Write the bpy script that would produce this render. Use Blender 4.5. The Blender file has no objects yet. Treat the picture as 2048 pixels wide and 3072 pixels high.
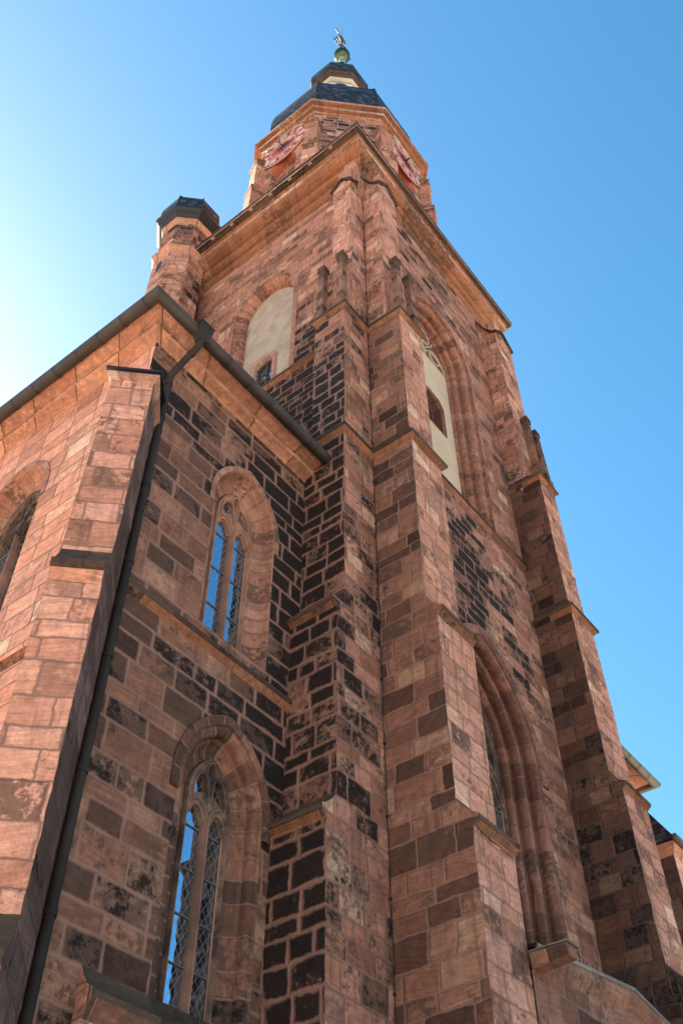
import bpy, bmesh, math, random
from mathutils import Vector, Matrix, noise
from mathutils.geometry import tessellate_polygon
random.seed(7)
SC = bpy.context.scene
COL = SC.collection
# ------------------------------------------------------------------ camera, sky, sun, exposure
YAW, PIT, ROLL = math.radians(37.8521), math.radians(48.2906), math.radians(-0.1397)
CAMPOS = Vector((-13.1088, -9.1735, 1.6))
fw = Vector((math.cos(YAW)*math.cos(PIT), math.sin(YAW)*math.cos(PIT), math.sin(PIT)))
rt = Vector((math.sin(YAW), -math.cos(YAW), 0)); up = rt.cross(fw)
r2 = math.cos(ROLL)*rt + math.sin(ROLL)*up; u2 = -math.sin(ROLL)*rt + math.cos(ROLL)*up
cd = bpy.data.cameras.new('camera'); cam = bpy.data.objects.new('camera', cd); COL.objects.link(cam)
cd.sensor_fit = 'HORIZONTAL'; cd.sensor_width = 36; cd.lens = 3004.04/2048*36
cd.clip_start = .1; cd.clip_end = 2000
cam.matrix_world = Matrix(((r2.x, u2.x, -fw.x, CAMPOS.x), (r2.y, u2.y, -fw.y, CAMPOS.y), (r2.z, u2.z, -fw.z, CAMPOS.z), (0, 0, 0, 1)))
SC.camera = cam
SUN_AZ, SUN_EL = math.radians(89), math.radians(33)      # azimuth measured from +x towards +y
W = bpy.data.worlds.new('World'); SC.world = W; W.use_nodes = True
wn = W.node_tree.nodes; wl = W.node_tree.links
sky = wn.new('ShaderNodeTexSky'); sky.sky_type = 'NISHITA'; sky.sun_disc = False
sky.sun_elevation = SUN_EL; sky.sun_rotation = math.pi/2 - SUN_AZ
sky.air_density = 1.15; sky.dust_density = 1.4; sky.ozone_density = 3.0
wn['Background'].inputs['Strength'].default_value = 0.072
hs = wn.new('ShaderNodeHueSaturation'); hs.inputs['Hue'].default_value = .484; hs.inputs['Saturation'].default_value = 1.28   # white balance of the clear sky
wl.new(sky.outputs[0], hs.inputs['Color']); wl.new(hs.outputs[0], wn['Background'].inputs['Color'])
sd = bpy.data.lights.new('sun', 'SUN'); sd.energy = 5.0; sd.angle = math.radians(.5); sd.color = (1, .93, .82)
sun = bpy.data.objects.new('sun', sd); COL.objects.link(sun)
sdir = Vector((math.cos(SUN_AZ)*math.cos(SUN_EL), math.sin(SUN_AZ)*math.cos(SUN_EL), math.sin(SUN_EL)))
sun.rotation_euler = sdir.to_track_quat('Z', 'Y').to_euler(); sun.location = (0, 0, 120)
SC.view_settings.view_transform = 'Standard'; SC.view_settings.look = 'None'
SC.view_settings.exposure = 2.15; SC.view_settings.gamma = 1
SC.render.engine = 'CYCLES'
SC.cycles.max_bounces = 8; SC.cycles.diffuse_bounces = 5

# ------------------------------------------------------------------ materials
class NT:
    def __init__(s, name):
        s.m = bpy.data.materials.new(name); s.m.use_nodes = True
        s.t = s.m.node_tree; s.n = s.t.nodes; s.l = s.t.links
        s.bsdf = s.n['Principled BSDF']
    def _in(s, sock, v):
        if v is None: return
        if hasattr(v, 'is_output'): s.l.new(v, sock)
        else: sock.default_value = v
    def math(s, op, a, b=None, c=None, clamp=False):
        n = s.n.new('ShaderNodeMath'); n.operation = op; n.use_clamp = clamp
        s._in(n.inputs[0], a); s._in(n.inputs[1], b); s._in(n.inputs[2], c); return n.outputs[0]
    def sstep(s, v, a, b):
        n = s.n.new('ShaderNodeMapRange'); n.interpolation_type = 'SMOOTHSTEP'
        s._in(n.inputs[0], v); s._in(n.inputs[1], a); s._in(n.inputs[2], b); return n.outputs[0]
    def mix(s, f, a, b, blend='MIX'):
        n = s.n.new('ShaderNodeMix'); n.data_type = 'RGBA'; n.blend_type = blend
        s._in(n.inputs[0], f)
        for k, v in ((6, a), (7, b)):
            if isinstance(v, tuple) and len(v) == 3: v = v+(1,)
            s._in(n.inputs[k], v)
        return n.outputs[2]
    def noise(s, vec, scale, detail=3, rough=.55, dim='3D', dist=0):
        n = s.n.new('ShaderNodeTexNoise'); n.noise_dimensions = dim
        if vec is not None: s.l.new(vec, n.inputs['W' if dim == '1D' else 'Vector'])
        n.inputs['Scale'].default_value = scale; n.inputs['Detail'].default_value = detail
        n.inputs['Roughness'].default_value = rough; n.inputs['Distortion'].default_value = dist
        return n.outputs[0]
    def vor1(s, w, feat, rnd):
        n = s.n.new('ShaderNodeTexVoronoi'); n.voronoi_dimensions = '1D'; n.feature = feat
        s.l.new(w, n.inputs['W']); n.inputs['Scale'].default_value = 1; n.inputs['Randomness'].default_value = rnd
        return n.outputs['Distance'] if feat == 'DISTANCE_TO_EDGE' else n.outputs['Color']
    def sep(s, v, col=False):
        n = s.n.new('ShaderNodeSeparateColor' if col else 'ShaderNodeSeparateXYZ'); s.l.new(v, n.inputs[0]); return n.outputs
    def comb(s, x, y, z=0.):
        n = s.n.new('ShaderNodeCombineXYZ'); s._in(n.inputs[0], x); s._in(n.inputs[1], y); s._in(n.inputs[2], z); return n.outputs[0]
    def ramp(s, f, stops, interp='LINEAR'):
        n = s.n.new('ShaderNodeValToRGB'); n.color_ramp.interpolation = interp; s._in(n.inputs[0], f)
        e = n.color_ramp.elements
        while len(e) < len(stops): e.new(.5)
        for el, (p, c) in zip(e, stops): el.position = p; el.color = tuple(c)+(1,)
        return n.outputs[0]
    def geo(s, out='Position'): return s.n.new('ShaderNodeNewGeometry').outputs[out]
    def uv(s):
        n = s.n.new('ShaderNodeUVMap'); n.uv_map = 'UVMap'; return n.outputs[0]
    def bump(s, h, strength, dist, nrm=None):
        n = s.n.new('ShaderNodeBump'); n.inputs['Strength'].default_value = strength; n.inputs['Distance'].default_value = dist
        s.l.new(h, n.inputs['Height'])
        if nrm is not None: s.l.new(nrm, n.inputs['Normal'])
        s.l.new(n.outputs[0], s.bsdf.inputs['Normal'])

PINK = [(0, (.20, .098, .066)), (.18, (.32, .158, .105)), (.38, (.40, .205, .140)), (.58, (.43, .235, .165)), (.74, (.36, .175, .112)), (.86, (.46, .275, .19)), (.95, (.54, .36, .245)), (1, (.60, .44, .30))]
FRESH = [(0, (.33, .165, .108)), (.25, (.42, .225, .155)), (.5, (.47, .265, .19)), (.75, (.43, .22, .14)), (.9, (.52, .33, .235)), (1, (.62, .46, .33))]
BROWN = [(0, (.07, .042, .032)), (.2, (.15, .083, .058)), (.45, (.28, .145, .098)), (.7, (.33, .175, .118)), (.9, (.40, .23, .155)), (1, (.48, .32, .21))]
BUFF = [(0, (.36, .19, .10)), (.3, (.47, .26, .135)), (.6, (.53, .31, .16)), (.85, (.50, .26, .14)), (1, (.60, .40, .22))]
def redder(pal, v, k=.80, kb=.80): return [(p, (c[0]*1.05*v, c[1]*k*v, c[2]*kb*v)) for p, c in pal]
PINK, FRESH, BROWN, BUFF = redder(PINK, 1.02, .865, .80), redder(FRESH, 1.12, .87, .82), redder(BROWN, .80, .865, .80), redder(BUFF, 1.02, .90, 1.05)
def stone(name, h=.40, w=.75, pal=PINK, black=.3, seed=0., mortar=(.34, .172, .12), joint=.016, warp=.03, bstr=.7, moss=0., rnd=.75, runs=.5, blacknear=None, pit=.5, arris=.45, patina=.75):
    """squared sandstone: rows and joints of uneven size, bedding grain, soot crust, worn edges"""
    t = NT(name); uv = t.uv(); P = t.geo(); sp = t.sep(uv)
    wob = t.math('MULTIPLY_ADD', t.noise(P, 2.2, 2), warp*2, -warp)
    wf = t.math('MULTIPLY_ADD', t.noise(P, 14, 4, .7), .05, -.025)
    wob2 = t.math('MULTIPLY_ADD', t.noise(t.comb(sp[1], sp[0], 3.3), 2.6, 2), warp*2, -warp)
    wf2 = t.math('MULTIPLY_ADD', t.noise(t.comb(sp[1], sp[0], 7.3), 15, 4, .7), .05, -.025)
    v = t.math('ADD', t.math('ADD', sp[1], wob), wf); u = t.math('ADD', t.math('ADD', sp[0], wob2), wf2)
    vw = t.math('MULTIPLY_ADD', v, 1/h, seed+31.3)
    rc = t.sep(t.vor1(vw, 'F1', rnd), True); ev = t.math('MULTIPLY', t.vor1(vw, 'DISTANCE_TO_EDGE', rnd), h)
    uw = t.math('MULTIPLY_ADD', rc[0], 137.7, t.math('MULTIPLY', u, 1/w))
    bc = t.sep(t.vor1(uw, 'F1', .75), True); eu = t.math('MULTIPLY', t.vor1(uw, 'DISTANCE_TO_EDGE', .75), w)
    n = t.n.new('ShaderNodeMath'); n.operation = 'SMOOTH_MIN'; t.l.new(ev, n.inputs[0]); t.l.new(eu, n.inputs[1]); n.inputs[2].default_value = .035
    d = n.outputs[0]
    jn = t.noise(P, 1.1, 2); mid = t.noise(P, 6., 4, .6)
    mort = t.math('SUBTRACT', 1., t.sstep(d, joint*.3, t.math('MULTIPLY_ADD', t.math('MULTIPLY_ADD', mid, .5, jn), joint*2.6, joint*.1)))
    # bedding grain, tilted differently in every block
    tilt = t.math('MULTIPLY_ADD', bc[1], .56, -.28)
    gv = t.math('MULTIPLY_ADD', sp[0], tilt, sp[1]); gv = t.math('ADD', gv, t.math('MULTIPLY', bc[2], 9.))
    gvec = t.comb(t.math('MULTIPLY', sp[0], 1.3), t.math('MULTIPLY', gv, 22.), bc[0])
    grain = t.noise(gvec, 1., 4, .6, dist=.4)
    fine = t.noise(P, 34, 4, .7); big = t.noise(P, .45, 3)
    base = t.ramp(bc[0], pal)
    base = t.mix(t.math('MULTIPLY', t.math('MULTIPLY', t.sstep(grain, .58, .75), .34), t.sstep(bc[0], .3, .9)), base, (.58, .35, .235))
    val = t.math('MULTIPLY_ADD', grain, 1.05, .48); val = t.math('MULTIPLY', val, t.math('MULTIPLY_ADD', fine, 1.0, .5))
    val = t.math('MULTIPLY', val, t.math('MULTIPLY_ADD', mid, 1.1, .45)); val = t.math('MULTIPLY', val, t.math('MULTIPLY_ADD', big, .5, .75))
    gc = t.n.new('ShaderNodeCombineColor')
    for k in range(3): t.l.new(val, gc.inputs[k])
    base = t.mix(1., base, gc.outputs[0], 'MULTIPLY')
    rag = t.noise(P, 2.3, 5, .62)
    # brown surface patina towards block centres on some blocks
    mot = t.math('MULTIPLY_ADD', t.noise(P, 8.5, 6, .68), .6, t.math('MULTIPLY', rag, .4))
    pat = t.math('MULTIPLY', t.sstep(bc[1], .25, .8), t.sstep(t.math('MULTIPLY_ADD', t.math('SUBTRACT', bc[2], .5), .12, mot), .475, .545))
    base = t.mix(t.math('MULTIPLY', pat, patina), base, (.085, .046, .032))
    # rain streaks
    st = t.noise(t.comb(t.math('MULTIPLY', sp[0], 5.), t.math('MULTIPLY', sp[1], .35), big), 1., 4, .6)
    base = t.mix(t.math('MULTIPLY', t.sstep(st, .54, .70), runs), base, (.085, .055, .042))
    # soot crust: whole blocks or parts of them, eaten away at the joints
    cr = t.math('MULTIPLY_ADD', bc[2], .30, t.math('MULTIPLY', t.noise(P, .8, 4, .6), .62)); cr = t.math('MULTIPLY_ADD', mid, .26, cr)
    cr = t.math('MULTIPLY_ADD', fine, .16, cr); cr = t.math('MULTIPLY_ADD', mot, .95, cr)
    thr = 1.55 - .62*black
    if blacknear:
        for (c, r, amt) in blacknear:
            dn = t.n.new('ShaderNodeVectorMath'); dn.operation = 'DISTANCE'; t.l.new(P, dn.inputs[0]); dn.inputs[1].default_value = c
            cr = t.math('ADD', cr, t.math('MULTIPLY', t.math('SUBTRACT', 1., t.sstep(dn.outputs['Value'], r*.35, r)), amt))
    brn = t.sstep(cr, thr-.16, thr+.02)
    base = t.mix(t.math('MULTIPLY', brn, .62), base, (.105, .062, .046))
    crm = t.sstep(cr, thr, thr+.10)
    crm = t.math('MULTIPLY', crm, t.sstep(t.math('MULTIPLY_ADD', t.math('ADD', rag, t.math('MULTIPLY', fine, .35)), .26, d), joint*.6+.185, joint*.6+.205))
    crust = t.mix(t.sstep(fine, .48, .75), (.012, .009, .008), (.055, .036, .029))
    base = t.mix(t.math('MULTIPLY', crm, .94), base, crust)
    # pits
    pt = t.n.new('ShaderNodeTexVoronoi'); pt.inputs['Scale'].default_value = 4.2; t.l.new(P, pt.inputs['Vector'])
    pm = t.math('MULTIPLY', t.math('SUBTRACT', 1., t.sstep(pt.outputs['Distance'], .035, .075)), pit)
    base = t.mix(pm, base, (.06, .035, .025))
    mc = t.mix(t.sstep(jn, .35, .7), tuple(x*.78 for x in mortar), mortar)
    mc = t.mix(t.math('MULTIPLY', t.sstep(st, .5, .75), .4), mc, (.12, .08, .06))
    base = t.mix(t.math('MULTIPLY', mort, .9), base, mc)
    if moss:
        nz = t.sep(t.geo('Normal'))[2]
        mm = t.math('MULTIPLY', t.sstep(nz, .05, .45), t.sstep(mid, .35, .55))
        mm = t.math('MAXIMUM', mm, t.math('MULTIPLY', t.sstep(mid, .48, .62), moss*.8))
        base = t.mix(t.math('MULTIPLY', mm, moss), base, (.060, .046, .024))
    t.l.new(base, t.bsdf.inputs['Base Color']); t.bsdf.inputs['Roughness'].default_value = .92
    t.bsdf.inputs['Specular IOR Level'].default_value = .15
    # worn, paler arrises
    bv = t.n.new('ShaderNodeBevel'); bv.samples = 4; bv.inputs['Radius'].default_value = .035
    dt = t.n.new('ShaderNodeVectorMath'); dt.operation = 'DOT_PRODUCT'; t.l.new(bv.outputs[0], dt.inputs[0]); t.l.new(t.geo('True Normal'), dt.inputs[1])
    wear = t.math('MULTIPLY', t.math('SUBTRACT', 1., t.sstep(t.math('ABSOLUTE', dt.outputs['Value']), .82, .99)), t.sstep(rag, .38, .55))
    base = t.mix(t.math('MULTIPLY', wear, arris), base, (.46, .27, .19))
    t.l.new(base, t.bsdf.inputs['Base Color'])
    hgt = t.math('MULTIPLY', t.sstep(d, 0., joint*1.3+.02), .9)
    hgt = t.math('MULTIPLY_ADD', grain, .35, hgt); hgt = t.math('MULTIPLY_ADD', fine, .28, hgt); hgt = t.math('MULTIPLY_ADD', mid, .7, hgt)
    hgt = t.math('MULTIPLY_ADD', crm, .25, hgt); hgt = t.math('MULTIPLY_ADD', pm, -.5, hgt)
    hgt = t.math('MULTIPLY_ADD', bc[1], .35, hgt)
    t.bump(hgt, bstr, .035, bv.outputs[0])
    return t.m
def plain(name, col, rough=.6, metal=0., var=.25, scale=6., bstr=.15, spec=.4, col2=None):
    t = NT(name); P = t.geo(); n1 = t.noise(P, scale, 5, .6); n2 = t.noise(P, scale*.17, 3)
    c2 = col2 or tuple(x*(1-var*1.6) for x in col)
    f = t.sstep(t.math('MULTIPLY_ADD', n2, .6, t.math('MULTIPLY', n1, .4)), .35, .65)
    t.l.new(t.mix(f, c2, col), t.bsdf.inputs['Base Color'])
    t.bsdf.inputs['Roughness'].default_value = rough; t.bsdf.inputs['Metallic'].default_value = metal
    t.bsdf.inputs['Specular IOR Level'].default_value = spec
    if bstr: t.bump(t.noise(P, scale*4, 4), bstr, .02)
    return t.m
def slate_mat():
    t = NT('slate'); uv = t.uv(); sp = t.sep(uv); P = t.geo()
    row = t.math('MULTIPLY', t.math('MULTIPLY_ADD', t.noise(P, 3), .06, sp[1]), 1/.22); r = t.math('FLOOR', row); fr = t.math('FRACT', row)
    uu = t.math('ADD', t.math('MULTIPLY', sp[0], 1/.26), t.math('MULTIPLY', r, .47)); c = t.math('FLOOR', uu); fc = t.math('FRACT', uu)
    wn_ = t.n.new('ShaderNodeTexWhiteNoise'); wn_.noise_dimensions = '2D'; t.l.new(t.comb(r, c), wn_.inputs['Vector'])
    rv = wn_.outputs['Value']; n = t.noise(P, 9, 4)
    col = t.ramp(rv, [(0, (.009, .009, .010)), (.6, (.022, .021, .022)), (1, (.075, .072, .072))])
    col = t.mix(t.math('MULTIPLY', t.sstep(n, .5, .75), .25), col, (.05, .055, .06))
    edge = t.math('MAXIMUM', t.math('SUBTRACT', 1., t.sstep(fr, .05, .34)), t.math('SUBTRACT', 1., t.sstep(fc, .0, .08)))
    col = t.mix(t.math('MULTIPLY', edge, .7), col, (.006, .007, .009))
    t.l.new(col, t.bsdf.inputs['Base Color']); t.bsdf.inputs['Roughness'].default_value = .6; t.bsdf.inputs['Specular IOR Level'].default_value = .22
    hh = t.math('MULTIPLY_ADD', rv, .4, t.math('SUBTRACT', 1., fr)); hh = t.math('MULTIPLY_ADD', edge, -.4, hh)
    t.bump(hh, .8, .03); return t.m
def glass_mat(name, lead=.17, tint=(.55, .74, .92), refl=.70):
    t = NT(name); sp = t.sep(t.uv()); P = t.geo()
    def dia(sgn):
        a = t.math('MULTIPLY_ADD', sp[0], 1.25/lead, t.math('MULTIPLY', sp[1], sgn*.8/lead))
        fr = t.math('ABSOLUTE', t.math('SUBTRACT', t.math('FRACT', a), .5)); return t.math('SUBTRACT', 1., t.sstep(fr, .02, .085))
    ln = t.math('MAXIMUM', dia(1), dia(-1))
    gl = t.n.new('ShaderNodeBsdfGlossy'); gl.inputs['Roughness'].default_value = .02; gl.inputs['Color'].default_value = tint+(1,)
    df = t.n.new('ShaderNodeBsdfDiffuse'); t.l.new(t.mix(ln, (.012, .012, .016), (.20, .20, .20)), df.inputs['Color'])
    ms = t.n.new('ShaderNodeMixShader'); t.l.new(t.math('MULTIPLY_ADD', ln, -refl*.55, refl), ms.inputs[0])
    t.l.new(df.outputs[0], ms.inputs[1]); t.l.new(gl.outputs[0], ms.inputs[2])
    b = t.n.new('ShaderNodeBump'); b.inputs['Strength'].default_value = .12; b.inputs['Distance'].default_value = .01
    t.l.new(t.noise(P, 3.5, 2), b.inputs['Height']); t.l.new(b.outputs[0], gl.inputs['Normal'])
    t.l.new(ms.outputs[0], t.n['Material Output'].inputs['Surface']); return t.m
def plaster_mat(name, a, b, dirt):
    t = NT(name); P = t.geo(); n1 = t.noise(P, 1.6, 5, .6, dist=.6); n2 = t.noise(P, 24, 4); n3 = t.noise(P, .8, 3)
    c = t.mix(t.sstep(n1, .38, .62), a, b); c = t.mix(t.math('MULTIPLY', t.sstep(n3, .55, .72), dirt), c, (.16, .13, .10))
    c = t.mix(t.math('MULTIPLY', t.sstep(n2, .5, .8), .35), c, tuple(x*.6 for x in b))
    t.l.new(c, t.bsdf.inputs['Base Color']); t.bsdf.inputs['Roughness'].default_value = .95
    t.bump(t.math('MULTIPLY_ADD', n1, .8, n2), .6, .03); return t.m

M = {}
M['tower_r'] = stone('tower_sandstone', .36, .72, PINK, .40, 1.7, blacknear=[((3.2, 0, 20.5), 5.2, .26), ((5.0, 0, 36.5), 3.2, .1), ((2.2, 0, 38.0), 3.0, .12)])
M['tower_l'] = stone('tower_sandstone_west', .36, .74, PINK, .30, 4.1, blacknear=[((0, 2.0, 26.5), 4.6, .42), ((0, 2.4, 31.0), 3.0, .18)])
M['butt_crust'] = stone('buttress_crusted', .41, .62, PINK, .52, 2.4, joint=.028, blacknear=[((-1.3, .6, 22.5), 5.0, .34), ((-1.3, .6, 15), 7.0, .22), ((-1.7, .4, 8.5), 3.5, .34)])
M['butt_mid'] = stone('buttress_weathered', .41, .66, PINK, .47, 2.4, joint=.018, blacknear=[((-1, 0, 13), 6, .12)])
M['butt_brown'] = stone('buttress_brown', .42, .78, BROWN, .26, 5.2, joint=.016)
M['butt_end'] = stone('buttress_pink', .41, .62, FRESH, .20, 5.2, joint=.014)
DARK = [(p, tuple(v*.60 for v in c)) for p, c in BROWN]
M['butt_shade'] = stone('buttress_shaded', .43, .66, DARK, .34, 8.3, joint=.012, mortar=(.14, .08, .062), patina=.9, blacknear=[((8.1, -1, 9), 9, .16)])  # darker palette paints in the shade of the recessed left side
M['up'] = stone('upper_shaft', .40, .60, FRESH, .30, 9.9, joint=.010, mortar=(.28, .15, .10))
M['post'] = stone('pinnacle_stone', .42, 3., BROWN, .52, 3.3, joint=.014, moss=.6)
M['aisle_r'] = stone('aisle_sandstone', .45, .82, BROWN, .43, 6.6, joint=.026, patina=.85, blacknear=[((-1.4, 1.2, 17.8), 3.6, .4), ((-1.5, 1.2, 12.2), 3.0, .3), ((-5.6, 1.2, 19.6), 2.2, .2)])
PALE = [(p, tuple(min(.8, v*1.25) for v in c)) for p, c in FRESH]  # bounce light on the left-facing stone put into a paler colour
M['aisle_l'] = stone('aisle_lit_sandstone', .44, .85, PALE, .06, 7.7, patina=.35, joint=.009, mortar=(.26, .14, .095), runs=.2)
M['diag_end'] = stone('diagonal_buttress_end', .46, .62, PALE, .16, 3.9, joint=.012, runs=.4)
M['diag_shade'] = stone('diagonal_buttress_shaded_side', .46, .9, [(0, (.085, .046, .038)), (.5, (.14, .078, .064)), (1, (.21, .12, .098))], .36, 3.9, mortar=(.11, .065, .052), joint=.010, runs=.75)  # shade of the grazing-lit side put into the stone colour, streaks aside
M['coping'] = stone('coping_stone', 60., 1.1, BROWN, .38, 4.9, joint=.012, warp=.01, moss=.25)
M['fillet'] = stone('pale_fillet', 60., 1.6, [(0, (.36, .175, .12)), (.5, (.46, .25, .18)), (1, (.56, .38, .28))], .22, 2.6, joint=.010, warp=.01)
M['corn'] = stone('cornice_stone', 60., 1.35, BUFF, .14, 1.1, joint=.014, warp=.01, runs=.2, patina=.3, mortar=(.16, .08, .045))
M['corn_t'] = stone('tower_cornice_stone', 60., 1.5, [(0, (.20, .078, .04)), (.4, (.30, .12, .062)), (.8, (.37, .165, .085)), (1, (.50, .30, .18))], .30, 2.1, joint=.012, warp=.01, moss=.22)
M['ledge'] = stone('weathered_ledge', 60., 1.3, [(0, (.045, .026, .016)), (.5, (.075, .042, .026)), (1, (.12, .07, .045))], .45, 3.1, mortar=(.08, .055, .04), joint=.008, warp=.01, moss=.38, arris=.12)
M['string'] = stone('string_course', 60., 1.2, [(0, (.16, .062, .032)), (.5, (.25, .098, .05)), (1, (.33, .145, .078))], .44, 4.4, joint=.010, warp=.01, moss=.5)
M['vous'] = stone('voussoir', 60., .42, [(0, (.32, .135, .085)), (.5, (.37, .165, .105)), (1, (.43, .21, .14))], .12, 5.5, joint=.012, warp=.012)
M['vous_d'] = stone('voussoir_dark', 60., .46, BROWN, .40, 6.1, joint=.016, warp=.02)
M['jamb'] = stone('window_jamb', 60., .55, [(0, (.15, .062, .042)), (.5, (.24, .102, .068)), (1, (.33, .15, .10))], .25, 5.9, joint=.012, warp=.012)
M['trac'] = plain('tracery_stone', (.44, .225, .15), .9, 0, .3, 4, .3, .1)
M['mull'] = plain('mullion_stone', (.34, .165, .115), .9, 0, .35, 2.5, .3, .1, col2=(.13, .08, .06))
M['trac_d'] = plain('tracery_stone_sooty', (.29, .17, .12), .9, 0, .5, 5, .35, .1, col2=(.05, .035, .028))
M['octa'] = stone('octagon_sandstone', .34, .75, FRESH, .22, 6.4, joint=.010, mortar=(.28, .15, .10))
M['corn_o'] = stone('octagon_cornice_stone', 60., 1.3, FRESH, .2, 7.2, joint=.010, warp=.01, mortar=(.26, .14, .09))
M['octa_d'] = stone('octagon_dark_course', .34, .70, PINK, .62, 6.4, joint=.018, mortar=(.5, .35, .27))
M['tur'] = stone('turret_sandstone', .40, .60, FRESH, .28, 8.8, joint=.014, blacknear=[((-.4, 8.2, 38), 1.9, .3)])
M['tur_d'] = stone('turret_dark_course', .36, .60, PINK, .55, 8.1, joint=.014)
M['slate'] = slate_mat()
M['gutter'] = plain('gutter_metal', (.060, .044, .033), .55, .15, .3, 2.5, .06, .4)
M['pipe'] = plain('downpipe_metal', (.040, .028, .021), .7, .0, .3, 2.5, .05, .2)
M['lead'] = plain('lead_sheet', (.26, .22, .18), .9, .0, .3, 4, .1)
M['iron'] = plain('wrought_iron', (.018, .014, .012), .6, 0., .3, 8, .1)
M['cock'] = plain('dark_copper_sheet', (.07, .065, .045), .6, 0., .4, 5, .1, .3)
M['gold'] = plain('worn_gilding', (.13, .135, .07), .14, 1., .35, 3, .02, .5, col2=(.06, .07, .035))
M['copper'] = plain('copper_patina', (.30, .48, .40), .4, .3, .3, 6, .1)
M['wood'] = plain('dark_timber', (.085, .042, .026), .7, 0, .4, 3, .2)
M['cream'] = plain('pale_painted_stone', (.62, .50, .36), .8, 0, .2, 3, .2)
M['lantern_wall'] = plain('grey_rendered_lantern', (.62, .60, .58), .8, 0, .25, 3, .2)
M['eave'] = plain('dark_painted_eave', (.022, .018, .018), .5, 0, .2, 4, .05)
M['dial'] = plain('red_dial_paint', (.52, .10, .052), .55, 0, .18, 5, .05)
M['white'] = plain('white_numeral_paint', (.66, .65, .62), .55, 0, .08, 5, 0)
M['navy'] = plain('dark_blue_paint', (.02, .022, .05), .5, 0, .1, 5, 0)
M['goldhand'] = plain('gilded_hand', (.72, .58, .34), .4, .2, .15, 6, 0)
M['redsoffit'] = plain('red_arch_soffit', (.44, .13, .075), .9, 0, .3, 4, .3)  # arch soffits redder than the jambs below
M['plast_l'] = plaster_mat('rough_plaster', (.36, .26, .18), (.45, .335, .235), .7)
M['plast_r'] = plaster_mat('smooth_plaster', (.55, .40, .26), (.60, .45, .30), .1)
M['glass'] = glass_mat('leaded_glass')
M['glass_d'] = glass_mat('window_glass', lead=30., refl=.62)
M['wframe'] = plain('window_timber', (.20, .13, .075), .6, 0, .3, 5, .1)
M['pave'] = plain('stone_paving', (.56, .45, .36), .9, 0, .10, 1.2, .1)
M['steel'] = plain('glazing_bar', (.20, .185, .17), .5, .4, .2, 5, 0)

# ------------------------------------------------------------------ mesh helpers
class MB:
    def __init__(s): s.v = []; s.f = []; s.mi = []; s.uv = []
    def face(s, pts, mi=0, uv=None):
        b = len(s.v); s.v += [Vector(p) for p in pts]; s.f.append(tuple(range(b, b+len(pts)))); s.mi.append(mi); s.uv.append(uv)
    def build(s, name, mats, parent=None, smooth=False, label=None, kind=None, merge=True, rough=0.):
        if not isinstance(mats, (list, tuple)): mats = [mats]
        off = BASE.get(parent, Vector((0, 0, 0))) if parent else Vector((0, 0, 0))
        me = bpy.data.meshes.new(name)
        me.from_pydata([tuple(p-off) for p in s.v], [], s.f)
        for m in mats: me.materials.append(m)
        ul = me.uv_layers.new(name='UVMap')
        for p in me.polygons:
            p.material_index = s.mi[p.index]; u = s.uv[p.index]
            if u is None:
                n = p.normal
                if abs(n.z) > .8: u = [(me.vertices[k].co.x+off.x, me.vertices[k].co.y+off.y) for k in p.vertices]
                else:
                    tx = Vector((-n.y, n.x, 0)); tx.normalize()
                    if tx.x+tx.y*.99 < 0: tx = -tx
                    sl = 1/max(.25, math.sqrt(1-n.z*n.z))
                    u = [(tx.dot(me.vertices[k].co+off), (me.vertices[k].co.z+off.z)*sl) for k in p.vertices]
            for li, q in zip(p.loop_indices, u): ul.data[li].uv = q
        if merge:
            bm = bmesh.new(); bm.from_mesh(me); bmesh.ops.remove_doubles(bm, verts=bm.verts, dist=.0008)
            bmesh.ops.recalc_face_normals(bm, faces=bm.faces); bm.to_mesh(me); bm.free()
        if rough:
            for v_ in me.vertices:
                q = v_.co+off
                v_.co += (noise.noise_vector(q*2.3)*.6+noise.noise_vector(q*6.1+Vector((9, 3, 5)))*.55)*rough
        if smooth:
            for p in me.polygons: p.use_smooth = True
            try: me.set_sharp_from_angle(angle=math.radians(38))
            except Exception: pass
        o = bpy.data.objects.new(name, me); COL.objects.link(o)
        if parent:
            o.parent = parent; BASE[o] = off
        else: BASE[o] = Vector((0, 0, 0))
        if label: o['label'] = label
        if kind: o['kind'] = kind
        return o
BASE = {}
def thing(name, loc, label, cat, group=None):
    o = bpy.data.objects.new(name, None); COL.objects.link(o); o.location = loc; o.empty_display_size = .5
    o['label'] = label; o['category'] = cat
    if group: o['group'] = group
    BASE[o] = Vector(loc); return o
def box(m, x0, x1, y0, y1, z0, z1, mi=0, skip=''):
    c = [(x0, y0), (x1, y0), (x1, y1), (x0, y1)]
    for k, tag in enumerate(('-y', '+x', '+y', '-x')):
        if tag in skip: continue
        a, b = c[k], c[(k+1) % 4]
        i = mi[k] if isinstance(mi, (list, tuple)) else mi
        m.face([(a[0], a[1], z0), (b[0], b[1], z0), (b[0], b[1], z1), (a[0], a[1], z1)], i)
    i = mi[0] if isinstance(mi, (list, tuple)) else mi
    if 'b' not in skip: m.face([(p[0], p[1], z0) for p in reversed(c)], i)
    if 't' not in skip: m.face([(p[0], p[1], z1) for p in c], i)
def ring(m, polyA, zA, polyB, zB, mi=0, close=True):
    n = len(polyA)
    for k in range(n if close else n-1):
        a, b, c, d = polyA[k], polyA[(k+1) % n], polyB[(k+1) % n], polyB[k]
        m.face([(a[0], a[1], zA), (b[0], b[1], zA), (c[0], c[1], zB), (d[0], d[1], zB)], mi[k] if isinstance(mi, (list, tuple)) else mi)
def cap(m, poly, z, mi=0): m.face([(p[0], p[1], z) for p in poly], mi)
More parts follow.
